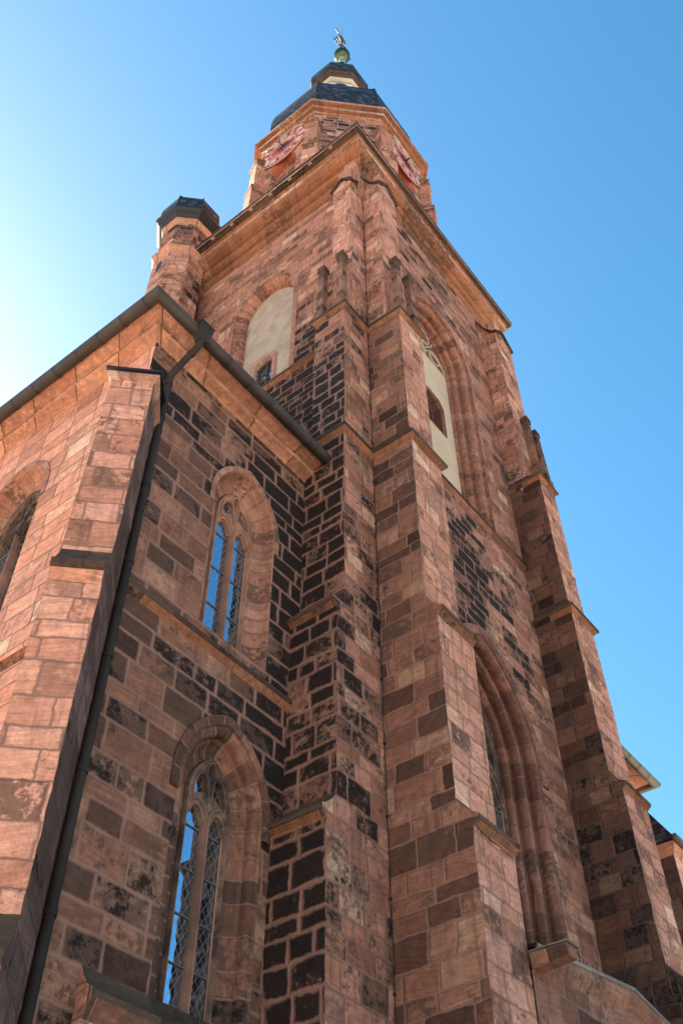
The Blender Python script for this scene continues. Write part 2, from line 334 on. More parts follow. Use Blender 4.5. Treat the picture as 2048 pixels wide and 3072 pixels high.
def octo(cx, cy, a, k=.41421):
    return [(cx-a, cy+k*a), (cx-a, cy-k*a), (cx-k*a, cy-a), (cx+k*a, cy-a), (cx+a, cy-k*a), (cx+a, cy+k*a), (cx+k*a, cy+a), (cx-k*a, cy+a)]
def miter(path, closed=False, scale=None):
    """outward offset vector at every vertex of a plan polyline (outside on the right-hand side of travel)"""
    n = len(path); out = []
    def nrm(a, b):
        d = Vector((b[0]-a[0], b[1]-a[1])); d.normalize(); return Vector((d.y, -d.x))
    for k in range(n):
        e = []
        if k > 0 or closed: e.append(nrm(path[k-1], path[k])*(scale[(k-1) % n] if scale else 1))
        if k < n-1 or closed: e.append(nrm(path[k], path[(k+1) % n])*(scale[k] if scale else 1))
        if len(e) == 1: out.append(e[0]); continue
        a, b = e
        # solve offset o with o.a=|a|^2 , o.b=|b|^2
        det = a.x*b.y-a.y*b.x
        if abs(det) < 1e-6: out.append(a)
        else:
            ra, rb = a.dot(a), b.dot(b); out.append(Vector(((ra*b.y-rb*a.y)/det, (a.x*rb-b.x*ra)/det)))
    return out
def sweep(m, path, prof, closed=False, scale=None, mi=0, ends=True):
    off = miter(path, closed, scale); n = len(path); pl = [0]
    for k in range(1, n+1): pl.append(pl[-1]+math.hypot(path[k % n][0]-path[k-1][0], path[k % n][1]-path[k-1][1]))
    vl = [0]
    for k in range(1, len(prof)): vl.append(vl[-1]+math.hypot(prof[k][0]-prof[k-1][0], prof[k][1]-prof[k-1][1]))
    P = lambda k, j: (path[k % n][0]+off[k % n].x*prof[j][0], path[k % n][1]+off[k % n].y*prof[j][0], prof[j][1])
    for k in range(n if closed else n-1):
        for j in range(len(prof)-1):
            i = mi[j] if isinstance(mi, (list, tuple)) else mi
            uv = [(pl[k], vl[j]), (pl[k+1], vl[j]), (pl[k+1], vl[j+1]), (pl[k], vl[j+1])]
            m.face([P(k, j), P(k+1, j), P(k+1, j+1), P(k, j+1)], i, uv)
    if ends and not closed:
        i = mi[0] if isinstance(mi, (list, tuple)) else mi
        m.face([P(0, j) for j in range(len(prof))], i); m.face([P(n-1, j) for j in reversed(range(len(prof)))], i)
def tube(m, pts, r, seg=12, mi=0, caps=True):
    pts = [Vector(p) for p in pts]; rings = []; n = len(pts)
    rr = r if isinstance(r, (list, tuple)) else [r]*n
    ref = None
    for k in range(n):
        d = (pts[min(k+1, n-1)]-pts[max(k-1, 0)]).normalized()
        if ref is None: ref = Vector((0, 0, 1)) if abs(d.z) < .9 else Vector((1, 0, 0))
        a = d.cross(ref).normalized(); b = d.cross(a); ref = b.cross(d) if False else ref
        rings.append([pts[k]+(a*math.cos(2*math.pi*i/seg)+b*math.sin(2*math.pi*i/seg))*rr[k] for i in range(seg)])
    for k in range(n-1):
        for i in range(seg): m.face([rings[k][i], rings[k][(i+1) % seg], rings[k+1][(i+1) % seg], rings[k+1][i]], mi)
    if caps: m.face(rings[0][::-1], mi); m.face(rings[-1], mi)
def lathe(m, cx, cy, prof, seg=24, mi=0):
    for j in range(len(prof)-1):
        for i in range(seg):
            a, b = 2*math.pi*i/seg, 2*math.pi*(i+1)/seg
            q = [(prof[j][0], a, prof[j][1]), (prof[j][0], b, prof[j][1]), (prof[j+1][0], b, prof[j+1][1]), (prof[j+1][0], a, prof[j+1][1])]
            pts = [(cx+r*math.cos(t), cy+r*math.sin(t), z) for r, t, z in q]
            if prof[j][0] < 1e-5: pts = pts[1:]
            elif prof[j+1][0] < 1e-5: pts = pts[:3]
            m.face(pts, mi)
# a wall frame turns (s, z, depth) into world: s runs along the wall, depth goes into it
def FR(y): return lambda s, z, d=0.: (s, y+d, z)
def FL(x): return lambda s, z, d=0.: (x+d, s, z)
def panel(m, fr, outer, holes=(), mi=0):
    loops = [[Vector((p[0], p[1], 0)) for p in outer]]+[[Vector((p[0], p[1], 0)) for p in h] for h in holes]
    flat = [p for l in loops for p in l]
    for t in tessellate_polygon(loops): m.face([fr(flat[i].x, flat[i].y) for i in t], mi)
class Arch:
    """two-centred arch: jambs at c +- hw, springing zs, arc radius R >= hw"""
    def __init__(s, c, z0, zs, hw, R=None): s.c, s.z0, s.zs, s.hw = c, z0, zs, hw; s.R = R or hw
    def path(s, o=0., n=14, z0=None):
        R = s.R-o; h = s.hw-o; e = s.R-s.hw; z0 = s.z0 if z0 is None else z0
        a0 = math.acos(max(-1, min(1, e/R))) if R > 0 else 0
        p = [(s.c-h, z0)]
        for k in range(n+1):
            a = a0*k/n; p.append((s.c+e-R*math.cos(a), s.zs+R*math.sin(a)))
        for k in range(1, n+1):
            a = a0*(1-k/n); p.append((s.c-e+R*math.cos(a), s.zs+R*math.sin(a)))
        p.append((s.c+h, z0)); return p
    def apex(s, o=0.): return s.zs+math.sqrt(max(0, (s.R-o)**2-(s.R-s.hw)**2))
def jamb(m, fr, A, prof, mi=0, n=14, split=None):
    """sweep the (inset, depth) profile round the arch"""
    rows = [A.path(o, n) for o, d in prof]; L = [0]
    for k in range(1, len(rows[0])): L.append(L[-1]+math.hypot(rows[0][k][0]-rows[0][k-1][0], rows[0][k][1]-rows[0][k-1][1]))
    V = [0]
    for j in range(1, len(prof)): V.append(V[-1]+math.hypot(prof[j][0]-prof[j-1][0], prof[j][1]-prof[j-1][1]))
    for j in range(len(prof)-1):
        i = mi[j] if isinstance(mi, (list, tuple)) else mi
        for k in range(len(rows[0])-1):
            q = [(rows[j][k], prof[j][1]), (rows[j][k+1], prof[j][1]), (rows[j+1][k+1], prof[j+1][1]), (rows[j+1][k], prof[j+1][1])]
            m.face([fr(p[0], p[1], d) for p, d in q], split if split is not None and 0 < k < len(rows[0])-2 else i, [(L[k], V[j]), (L[k+1], V[j]), (L[k+1], V[j+1]), (L[k], V[j+1])])
def rolls(seq):
    """('l',do,dd) straight step, ('r',do,dd,h) roll bulging outwards, ('h',do,dd,h) hollow"""
    p = [(0., 0.)]
    for q in seq:
        o, d = p[-1]
        if q[0] == 'l': p.append((o+q[1], d+q[2])); continue
        L = math.hypot(q[1], q[2]); nx, ny = q[2]/L, -q[1]/L
        if q[0] == 'h': nx, ny = -nx, -ny
        for k in range(1, 8):
            t = k/7; b = math.sin(math.pi*t)*q[3]; p.append((o+q[1]*t+nx*b, d+q[2]*t+ny*b))
    return p
def barpath(m, fr, pts, w, d0, d1, mi=0):
    """stone or metal bar lying in the plane of a window, chamfered, following pts"""
    n = len(pts); L, R = [], []
    for k in range(n):
        a = Vector(pts[max(k-1, 0)]); b = Vector(pts[min(k+1, n-1)]); t = (b-a); t.normalize(); nn = Vector((-t.y, t.x)); p = Vector(pts[k])
        L.append((p+nn*w/2, p+nn*w*.22)); R.append((p-nn*w/2, p-nn*w*.22))
    dm = d0+(d1-d0)*.4
    sec = lambda k: [fr(L[k][0].x, L[k][0].y, d1), fr(L[k][0].x, L[k][0].y, dm), fr(L[k][1].x, L[k][1].y, d0), fr(R[k][1].x, R[k][1].y, d0), fr(R[k][0].x, R[k][0].y, dm), fr(R[k][0].x, R[k][0].y, d1)]
    for k in range(n-1):
        A, B = sec(k), sec(k+1)
        for j in range(5): m.face([A[j], A[j+1], B[j+1], B[j]], mi)
    m.face(sec(0), mi); m.face(sec(n-1)[::-1], mi)
def arcp(cx, cz, r, a0, a1, n=8): return [(cx+r*math.cos(math.radians(a0+(a1-a0)*k/n)), cz+r*math.sin(math.radians(a0+(a1-a0)*k/n))) for k in range(n+1)]
def bez(p0, p1, p2, p3, n=10):
    r = []
    for k in range(n+1):
        t = k/n; a = (1-t)**3; b = 3*t*(1-t)**2; c = 3*t*t*(1-t); d = t**3
        r.append((a*p0[0]+b*p1[0]+c*p2[0]+d*p3[0], a*p0[1]+b*p1[1]+c*p2[1]+d*p3[1]))
    return r

def gothic_window(parent, fr, A, prof, gd, zh, jm, tm, hood=None, bars=3, frozen=False):
    """moulded opening A with two lights, mullion, flowing tracery, leaded panes and saddle bars; gd = glass depth"""
    o_in, d_in = prof[-1]
    m = MB(); jamb(m, fr, A, prof)
    # sloping sill
    m.face([fr(A.c-A.hw, A.z0, 0), fr(A.c+A.hw, A.z0, 0), fr(A.c+A.hw-o_in, A.z0+.25, d_in), fr(A.c-A.hw+o_in, A.z0+.25, d_in)])
    if hood:
        w, pr = hood
        H = Arch(A.c, A.zs-.35, A.zs, A.hw, A.R); rows = [H.path(-w), H.path(-w), H.path(.0), H.path(.0)]; dep = [.0, -pr, -pr*.8, .0]
        L = [0]
        for k in range(1, len(rows[0])): L.append(L[-1]+math.hypot(rows[0][k][0]-rows[0][k-1][0], rows[0][k][1]-rows[0][k-1][1]))
        for j in range(3):
            for k in range(len(rows[0])-1):
                m.face([fr(*rows[j][k], dep[j]), fr(*rows[j][k+1], dep[j]), fr(*rows[j+1][k+1], dep[j+1]), fr(*rows[j+1][k], dep[j+1])], 0,
                       [(L[k], j*.3), (L[k+1], j*.3), (L[k+1], j*.3+.3), (L[k], j*.3+.3)])
    win = m.build('window', jm, parent, smooth=True)
    h = A.hw-o_in; c = A.c; d0, d1 = gd-.13, gd+.06; z0 = A.z0+.1
    t = MB(); ap = A.apex(o_in); r = h/2; hh = ap-zh
    barpath(t, fr, A.path(o_in+.02, 10, z0), .05, d0, d1)
    def lobed(cx, cz, sx, sz, rot, lobes, k_=.30, n=36, bend=0.):
        pts = []
        for i in range(n):
            th = 2*math.pi*i/n; rr = (1-k_)+k_*abs(math.cos(lobes*th/2)); x = rr*math.cos(th)*sx; z = rr*math.sin(th)*sz
            x += bend*(z/sz)**2
            c_, s_ = math.cos(rot), math.sin(rot); pts.append((cx+x*c_-z*s_, cz+x*s_+z*c_))
        return pts
    def light_head(x, rr, dz):
        # cusped head of one light, from left springing to right springing
        pts = []
        for i in range(25):
            th = math.pi*(1-i/24); q = rr*(.70+.30*abs(math.cos(1.5*(th-math.pi/2)))); pts.append((x+q*math.cos(th), zh+dz+q*math.sin(th)*1.12))
        return pts
    def plate(shrink, da, db):
        P0 = A.path(o_in+.02, 14, zh-.10); rr = (r-.05)*(1-shrink*.12)
        bottom = []
        for x in (c+r, c-r):
            bottom += [(x+rr*.98, zh-.10)]+light_head(x, rr, -.06)[::-1]+[(x-rr*.98, zh-.10)]
        outer = P0+bottom
        k2 = 1-shrink*.20
        holes = []
        for sg in (-1, 1):
            holes.append(lobed(c+sg*h*.40, zh+hh*.50, h*.28*k2, hh*.235*k2, sg*.42, 4, .26, bend=sg*h*.08))
            holes.append([(c+sg*(h*.07+h*.11*math.sin(math.pi*i/8))*1, zh+hh*.30+hh*.17*i/8) for i in range(9)]+[(c+sg*h*.07, zh+hh*.47-hh*.17*i/8) for i in range(1, 8)])
        holes.append(lobed(c, zh+hh*.74, h*.17*k2, hh*.17*k2, 0, 4, .3))
        panel(t, lambda s_, z_, d_=0.: fr(s_, z_, da), outer, holes)
        for lp in [bottom]+holes:
            for i in range(len(lp)-(1 if lp is bottom else 0)):
                p, q = lp[i], lp[(i+1) % len(lp)]; t.face([fr(p[0], p[1], da), fr(q[0], q[1], da), fr(q[0], q[1], db), fr(p[0], p[1], db)])
    plate(0., d0+.03, gd-.05); plate(1., gd-.05, gd+.05)
    for sg in (-1, 1):    # raised ribs over the tracery plate
        barpath(t, fr, bez((c, zh-.05), (c, zh+hh*.40), (c+sg*h*.16, zh+hh*.42), (c+sg*h*.13, zh+hh*.60), 10), .05, d0-.01, d0+.04)
        barpath(t, fr, bez((c+sg*h*.13, zh+hh*.60), (c+sg*h*.30, zh+hh*.72), (c+sg*h*.22, zh+hh*.86), (c, zh+hh*.93), 8), .045, d0-.01, d0+.04)
        barpath(t, fr, bez((c+sg*h*.97, zh+.0), (c+sg*h*.80, zh+hh*.34), (c+sg*h*.25, zh+hh*.30), (c+sg*h*.03, zh+.02), 12), .05, d0-.01, d0+.04)
        barpath(t, fr, bez((c+sg*h*.72, zh+hh*.22), (c+sg*h*.88, zh+hh*.45), (c+sg*h*.62, zh+hh*.74), (c+sg*h*.16, zh+hh*.66), 10), .045, d0-.01, d0+.04)
    t.build('tracery', tm, win)
    mm = MB(); barpath(mm, fr, [(c, z0), (c, zh*.5+z0*.5), (c, zh+.05)], .095, d0-.03, d1); mm.build('mullion', M['mull'], win)
    # glass: one pane per light, and the tracery glass
    P = A.path(o_in+.02, 12, z0)
    for sg in (-1, 1):
        g = MB(); pts = [p for p in P if (p[0]-c)*sg >= -1e-6]
        xs = [(c, z0)]+([p for p in pts] if sg > 0 else [p for p in pts])
        poly = [(c, z0)]+(pts if sg < 0 else pts)
        if sg > 0: poly = pts+[(c, z0)]
        tilt = .0012*sg
        fl = [Vector((p[0], p[1], 0)) for p in poly]
        for tr in tessellate_polygon([fl]): g.face([fr(fl[i].x, fl[i].y, gd+tilt*(fl[i].x-c)) for i in tr], 0, [(fl[i].x, fl[i].y) for i in tr])
        g.build('pane', M['glass'], win)
    for k in range(bars):
        z = z0+(zh-z0)*(k+1)/(bars+.25)
        for sg in (-1, 1):
            xa, xb = sorted((c+sg*.05, c+sg*(h-.04))); sb = MB(); barpath(sb, fr, [(xa, z), (xb, z)], .022, gd-.03, gd-.01); sb.build('saddle_bar', M['steel'], win)
    for sg in (-1, 1):   # thin metal glazing frame at the outer edge of each light
        x = c+sg*(h-.045); sb = MB(); barpath(sb, fr, [(x, z0), (x, zh)], .022, gd-.045, gd-.01); sb.build('glazing_frame', M['trac'], win)
    return win

# ================================================================== GROUND
g = MB(); g.face([(-700, -700, 0), (700, -700, 0), (700, 700, 0), (-700, 700, 0)])
go = g.build('ground', M['pave'], kind='structure'); go['label'] = 'warm stone paving of the square around the church'; go['category'] = 'ground'

# ================================================================== TOWER
T = thing('church_tower', (4.57, 4.57, 0), 'tall red sandstone church tower with two clock faces and a dark slate dome', 'tower')
TX, TY = 9.13, 9.2
frR, frL = FR(0.), FL(0.)
A_TR = Arch(4.55, 24.05, 32.75, 1.88, 2.25)
A_LOW = Arch(4.57, 9.0, 15.7, 2.05, 3.3)
A_TL = Arch(4.6, 28.45, 34.25, 1.46, 1.72)
m = MB()
panel(m, frR, [(0, 0), (TX, 0), (TX, 39.6), (0, 39.6)], [A_TR.path(), A_LOW.path()], 0)
panel(m, frL, [(0, 0), (TY, 0), (TY, 39.6), (0, 39.6)], [A_TL.path()], 1)
m.face([(TX, 0, 0), (TX, TY, 0), (TX, TY, 39.6), (TX, 0, 39.6)], 0)
m.face([(0, TY, 0), (TX, TY, 0), (TX, TY, 39.6), (0, TY, 39.6)], 1)
m.build('tower_wall', [M['tower_r'], M['tower_l']], T)
# ---- blind traceried window, right-hand face
m = MB(); jamb(m, frR, A_TR, rolls([('l', .02, .10), ('l', -.03, .0), ('r', .24, .18, .11), ('l', -.03, .08), ('l', .05, .0), ('l', -.02, .03), ('r', .19, .15, .09), ('l', -.02, .07), ('l', .08, .0), ('l', .03, .09)]), 0)
oi, di = rolls([('l', .02, .10), ('l', -.03, .0), ('r', .24, .18, .11), ('l', -.03, .08), ('l', .05, .0), ('l', -.02, .03), ('r', .19, .15, .09), ('l', -.02, .07), ('l', .08, .0), ('l', .03, .09)])[-1]
rowsA = [A_TR.path(-.24, 14), A_TR.path(-.24, 14), A_TR.path(0, 14)]; dd = [0, -.025, -.025]
L = [0]
for k in range(1, len(rowsA[0])): L.append(L[-1]+math.hypot(rowsA[0][k][0]-rowsA[0][k-1][0], rowsA[0][k][1]-rowsA[0][k-1][1]))
for j in range(2):
    for k in range(len(L)-1):
        m.face([frR(*rowsA[j][k], dd[j]), frR(*rowsA[j][k+1], dd[j]), frR(*rowsA[j+1][k+1], dd[j+1]), frR(*rowsA[j+1][k], dd[j+1])], 0, [(L[k], .3*j), (L[k+1], .3*j), (L[k+1], .3*j+.3), (L[k], .3*j+.3)])
# inner lining of that flat band, so its edge closes against the jamb
for k in range(len(L)-1):
    m.face([frR(*rowsA[2][k], -.025), frR(*rowsA[2][k+1], -.025), frR(*rowsA[2][k+1], 0), frR(*rowsA[2][k], 0)], 0)
bw = m.build('blind_window', M['vous'], T, smooth=True, label='tall blind arch with pale smooth plaster and a small barred opening')
P = A_TR.path(oi-.01, 14)
zc = 32.75
m = MB()
fl = [Vector((p[0], p[1], 0)) for p in P if p[1] <= zc+.001]
h = A_TR.hw-oi+.01; wc = 4.57
ho = [(wc-.60, 28.55), (wc+.60, 28.55), (wc+.60, 29.95), (wc+.42, 30.2), (wc, 30.32), (wc-.42, 30.2), (wc-.60, 29.95)]
panel(m, lambda s, z, d=0.: frR(s, z, di+d), [(4.55-h, 25.0), (4.55+h, 25.0), (4.55+h, zc), (4.55-h, zc)], [ho])
m.build('plaster_infill', M['plast_r'], bw)
m = MB(); panel(m, lambda s, z, d=0.: frR(s, z, di+.02), [(4.55-h, zc)]+[p for p in P if p[1] > zc+.001]+[(4.55+h, zc)])
m.build('stone_infill', M['jamb'], bw); m = MB()
panel(m, lambda s, z, d=0.: frR(s, z, di-.1), [(4.55-h, 24.0), (4.55+h, 24.0), (4.55+h, 25.0), (4.55-h, 25.0)])
m.face([frR(4.55-h, 25.0, di-.1), frR(4.55+h, 25.0, di-.1), frR(4.55+h, 25.04, di), frR(4.55-h, 25.04, di)])
m.build('stone_infill', M['jamb'], bw)
m = MB()
for sg in (-1, 1):
    barpath(m, frR, arcp(4.55+sg*.66, zc+.02, .62, 180, 0, 12), .05, di-.04, di+.02)
    barpath(m, frR, arcp(4.55+sg*.66, zc+.42, .33, 90, 450, 14), .045, di-.04, di+.02)
    barpath(m, frR, bez((4.55, zc), (4.55, zc+.9), (4.55+sg*.6, zc+.8), (4.55+sg*.55, zc+1.25)), .05, di-.045, di+.02)
barpath(m, frR, arcp(4.55, zc+1.22, .4, 90, 450, 16), .05, di-.04, di+.02)
m.build('tracery', M['cream'], bw, smooth=True)
def little_window(par, fr, c, z0, z1, hw, dep, ring_m, fw_=.22, proj=.02):
    m = MB(); top = [(c+hw, z1-.3), (c+hw*.7, z1-.1), (c, z1), (c-hw*.7, z1-.1), (c-hw, z1-.3)]
    inn = [(c-hw, z0), (c+hw, z0)]+top
    out = [(c-hw-fw_, z0-.02), (c+hw+fw_, z0-.02), (c+hw+fw_, z1-.2), (c+hw*.75+fw_*.6, z1+fw_*.55), (c, z1+fw_*.8), (c-hw*.75-fw_*.6, z1+fw_*.55), (c-hw-fw_, z1-.2)]
    n = len(inn)
    for k in range(n):
        a, b = k, (k+1) % n
        m.face([fr(*out[a], -proj), fr(*out[b], -proj), fr(*inn[b], -proj), fr(*inn[a], -proj)])
        m.face([fr(*out[a], 0), fr(*out[b], 0), fr(*out[b], -proj), fr(*out[a], -proj)])
        m.face([fr(*inn[a], -proj), fr(*inn[b], -proj), fr(*inn[b], dep), fr(*inn[a], dep)])
    f = m.build('opening', ring_m, par)
    m = MB(); barpath(m, fr, [(c, z0), (c, z1-.05)], .07, dep-.08, dep-.01)
    pts = inn+[inn[0]]
    barpath(m, fr, pts, .10, dep-.08, dep-.01)
    zz = z0+(z1-z0)*.42; barpath(m, fr, [(c-hw, zz), (c+hw, zz)], .06, dep-.07, dep-.01)
    m.build('window_frame', M['wframe'], f)
    m = MB(); panel(m, lambda s, z, d=0.: fr(s, z, dep), inn); m.build('pane', M['glass_d'], f)
    for k in range(1, 6):
        z = z0+(z1-z0)*k/6.2; m = MB(); barpath(m, fr, [(c-hw+.03, z), (c+hw-.03, z)], .03, dep-.14, dep-.12); m.build('iron_bar', M['iron'], f)
    return f
little_window(bw, lambda s, z, d=0.: frR(s, z, di+d), wc, 28.55, 30.32, .60, .35, M['jamb'], .24, .03)
# ---- plastered arch, left-hand face
pfL = [(0, 0), (.02, .06), (.10, .12), (.2, .2), (.26, .30), (.28, .44)]
m = MB(); jamb(m, frL, A_TL, pfL)
rowsA = [A_TL.path(-.2, 14), A_TL.path(0, 14)]
for k in range(len(rowsA[0])-1):
    m.face([frL(*rowsA[0][k], -.012), frL(*rowsA[0][k+1], -.012), frL(*rowsA[1][k+1], -.012), frL(*rowsA[1][k], -.012)], 0, [(k*.4, 0), (k*.4+.4, 0), (k*.4+.4, .3), (k*.4, .3)])
    m.face([frL(*rowsA[1][k], -.012), frL(*rowsA[1][k+1], -.012), frL(*rowsA[1][k+1], .0), frL(*rowsA[1][k], .0)])
pw = m.build('plastered_arch', M['vous'], T, smooth=True, label='round arch filled with rough grey plaster and a small window at its foot')
m = MB(); c = 4.75
ho = [(c-.42, 29.4), (c+.42, 29.4), (c+.42, 30.95), (c+.3, 31.15), (c, 31.25), (c-.3, 31.15), (c-.42, 30.95)]
panel(m, lambda s, z, d=0.: frL(s, z, .44), A_TL.path(.27, 14), [ho]); m.build('plaster_infill', M['plast_l'], pw)
little_window(pw, lambda s, z, d=0.: frL(s, z, .44+d), c, 29.4, 31.25, .42, .22, M['fillet'], .20, .03)
# ---- big pointed window low on the right-hand face
prof = rolls([('l', .04, .03), ('r', .25, .12, .13), ('l', -.06, .12), ('l', .11, .0), ('r', .21, .12, .115), ('l', -.06, .12), ('l', .11, .0), ('r', .19, .10, .10), ('l', -.05, .09), ('l', .10, .0), ('l', .05, .02)])
w = gothic_window(T, frR, A_LOW, prof, prof[-1][1], 14.6, M['jamb'], M['trac_d'], hood=(.26, .05), bars=6)
w['label'] = 'tall pointed window with deep round mouldings'
# ---- string courses
def string_prof(z, o=.12): return [(-.005, z-.23), (.03, z-.19), (o*.8, z-.10), (o, z-.085), (o, z), (.0, z+.06)]
b12 = lambda a, w_: [(0, w_), (-a, w_), (-a, 0), (0, 0), (0, -a), (w_, -a), (w_, 0)]
m = MB(); sweep(m, b12(1.165, 1.08), string_prof(27.76), mi=[0, 0, 1, 1, 1]); m.build('string_course', [M['string'], M['ledge']], T)
m = MB(); sweep(m, b12(1.2, 1.31), string_prof(21.68, .14), mi=[0, 0, 1, 1, 1]); m.build('string_course', [M['string'], M['ledge']], T)
b3p = lambda a, x1: [(8.07, 0), (8.07, -a), (x1, -a), (x1, 0)]
m = MB(); sweep(m, b3p(1.165, 9.10), string_prof(27.76), mi=[0, 0, 1, 1, 1]); m.build('string_course', [M['string'], M['ledge']], T)
m = MB(); sweep(m, b3p(1.2, 9.42), string_prof(21.68, .14), mi=[0, 0, 1, 1, 1]); m.build('string_course', [M['string'], M['ledge']], T)
m = MB(); sweep(m, [(1.08, 0), (8.07, 0)], string_prof(24.03, .13), mi=[0, 0, 1, 1, 1]); m.build('string_course', [M['string'], M['ledge']], T)
m = MB(); sweep(m, [(0, 8.0), (0, 1.08)], string_prof(28.42, .14), mi=[0, 0, 1, 1, 1]); m.build('string_course', [M['string'], M['ledge']], T)
# ---- corner buttresses.  local frame: out along n, across along t
S3 = [(1.2, 15.42), (1.45, 15.42), (1.47, 15.46), (1.55, 15.53), (1.58, 15.55), (1.58, 15.63), (1.49, 15.67), (1.38, 15.77), (1.28, 15.92), (1.2, 16.08)]
S4 = [(1.45, 10.5), (1.72, 10.5), (1.74, 10.54), (1.82, 10.63), (1.85, 10.65), (1.85, 10.73), (1.75, 10.78), (1.62, 10.88), (1.51, 11.02), (1.45, 11.15)]
def weather(m, pt, prof, t0, t1, mi_side, mi_top, mi_face):
    n = len(prof)
    for k in range(1, n-1):
        a, b = prof[k], prof[k+1]
        m.face([pt(a[0], t0, a[1]), pt(a[0], t1, a[1]), pt(b[0], t1, b[1]), pt(b[0], t0, b[1])], mi_top if k >= n-7 else mi_face)
    for t in (t0, t1):
        for tri in tessellate_polygon([[Vector((p[0], p[1], 0)) for p in prof]]): m.face([pt(prof[i][0], t, prof[i][1]) for i in tri], mi_side)
def grid(m, a, b, c, d, mi, step=.16):
    a, b, c, d = map(Vector, (a, b, c, d)); nu = max(1, round((b-a).length/step)); nv = max(1, round((d-a).length/step))
    P_ = lambda i, j: a.lerp(b, i/nu).lerp(d.lerp(c, i/nu), j/nv)
    for i in range(nu):
        for j in range(nv): m.face([P_(i, j), P_(i+1, j), P_(i+1, j+1), P_(i, j+1)], mi)
def bstage(m, pt, a, t0, t1, z0, z1, me, ms0, ms1, top=False):
    grid(m, pt(a, t0, z0), pt(a, t1, z0), pt(a, t1, z1), pt(a, t0, z1), me)
    grid(m, pt(0, t0, z0), pt(a, t0, z0), pt(a, t0, z1), pt(0, t0, z1), ms0)
    grid(m, pt(0, t1, z0), pt(a, t1, z0), pt(a, t1, z1), pt(0, t1, z1), ms1)
    if top: m.face([pt(0, t0, z1), pt(a, t0, z1), pt(a, t1, z1), pt(0, t1, z1)], me)
def slope(m, pt, a0, s0, s1, z0, a1, r0, r1, z1, mi):
    q0 = [pt(0, s1, z0), pt(a0, s1, z0), pt(a0, s0, z0), pt(0, s0, z0)]; q1 = [pt(0, r1, z1), pt(a1, r1, z1), pt(a1, r0, z1), pt(0, r0, z1)]
    for k in range(3): m.face([q0[k], q0[k+1], q1[k+1], q1[k]], mi)
def gable(par, pt, a, t0, t1, zb, mats, rise=.68, run=1.55, stub=True):
    """little saddle roof on a buttress head, sweeping up to the tower wall in a hollow curve"""
    m = MB(); n = 7; tm = (t0+t1)/2; ov = .09
    E, Rg = [], []
    for k in range(n+1):
        o = (a+ov)*(1-k/n); f = k/n
        ze = zb+run*f**1.9; zr = ze+rise*(1-f*.55)
        E.append((o, ze)); Rg.append((o, zr))
    for k in range(n):
        for s_, te in ((0, t0-ov), (1, t1+ov)):
            m.face([pt(E[k][0], te, E[k][1]), pt(E[k+1][0], te, E[k+1][1]), pt(Rg[k+1][0], tm, Rg[k+1][1]), pt(Rg[k][0], tm, Rg[k][1])], 0)
            m.face([pt(E[k][0], te, E[k][1]), pt(E[k+1][0], te, E[k+1][1]), pt(E[k+1][0], te, E[k+1][1]-.1), pt(E[k][0], te, E[k][1]-.1)], 0)
            ti = t0 if s_ == 0 else t1
            m.face([pt(E[k][0], te, E[k][1]-.1), pt(E[k+1][0], te, E[k+1][1]-.1), pt(E[k+1][0], ti, E[k+1][1]-.12), pt(E[k][0], ti, E[k][1]-.12)], 0)
            oa, ob = min(E[k][0], a), E[k+1][0]
            m.face([pt(oa, ti, zb-.02), pt(ob, ti, zb-.02), pt(ob, ti, E[k+1][1]-.1), pt(oa, ti, E[k][1]-.1)], 1)
    # gable front with hollow barge edges
    th = .13
    m.face([pt(a, t0, zb-.02), pt(a, t1, zb-.02), pt(a, tm, zb+rise-.1)], 2)
    for ta in (t0-ov, t1+ov):
        q = [(ta, zb), (ta*.55+tm*.45, zb+rise*.32), (tm, zb+rise)]
        for i in range(2):
            p, r = q[i], q[i+1]
            m.face([pt(a+ov, p[0], p[1]), pt(a+ov, r[0], r[1]), pt(a+ov, r[0], r[1]-th), pt(a+ov, p[0], p[1]-th)], 0)
            m.face([pt(a+ov, p[0], p[1]-th), pt(a+ov, r[0], r[1]-th), pt(a-.02, r[0], r[1]-th), pt(a-.02, p[0], p[1]-th)], 0)
    gm = m.build('gable_cap', mats, par)
    if stub:
        m = MB(); s0 = pt(.30, tm-.2, zb+.35); 
        q = [(.62, tm-.24), (.62, tm+.24), (.2, tm+.24), (.2, tm-.24)]; zt = [zb+1.55, zb+1.42, zb+1.6, zb+1.5]
        for k in range(4):
            a_, b_ = q[k], q[(k+1) % 4]; m.face([pt(a_[0], a_[1], zb+.2), pt(b_[0], b_[1], zb+.2), pt(b_[0], b_[1], zt[(k+1) % 4]), pt(a_[0], a_[1], zt[k])])
        m.face([pt(q[k][0], q[k][1], zt[k]) for k in range(4)]); m.build('broken_finial', M['corn'], par)
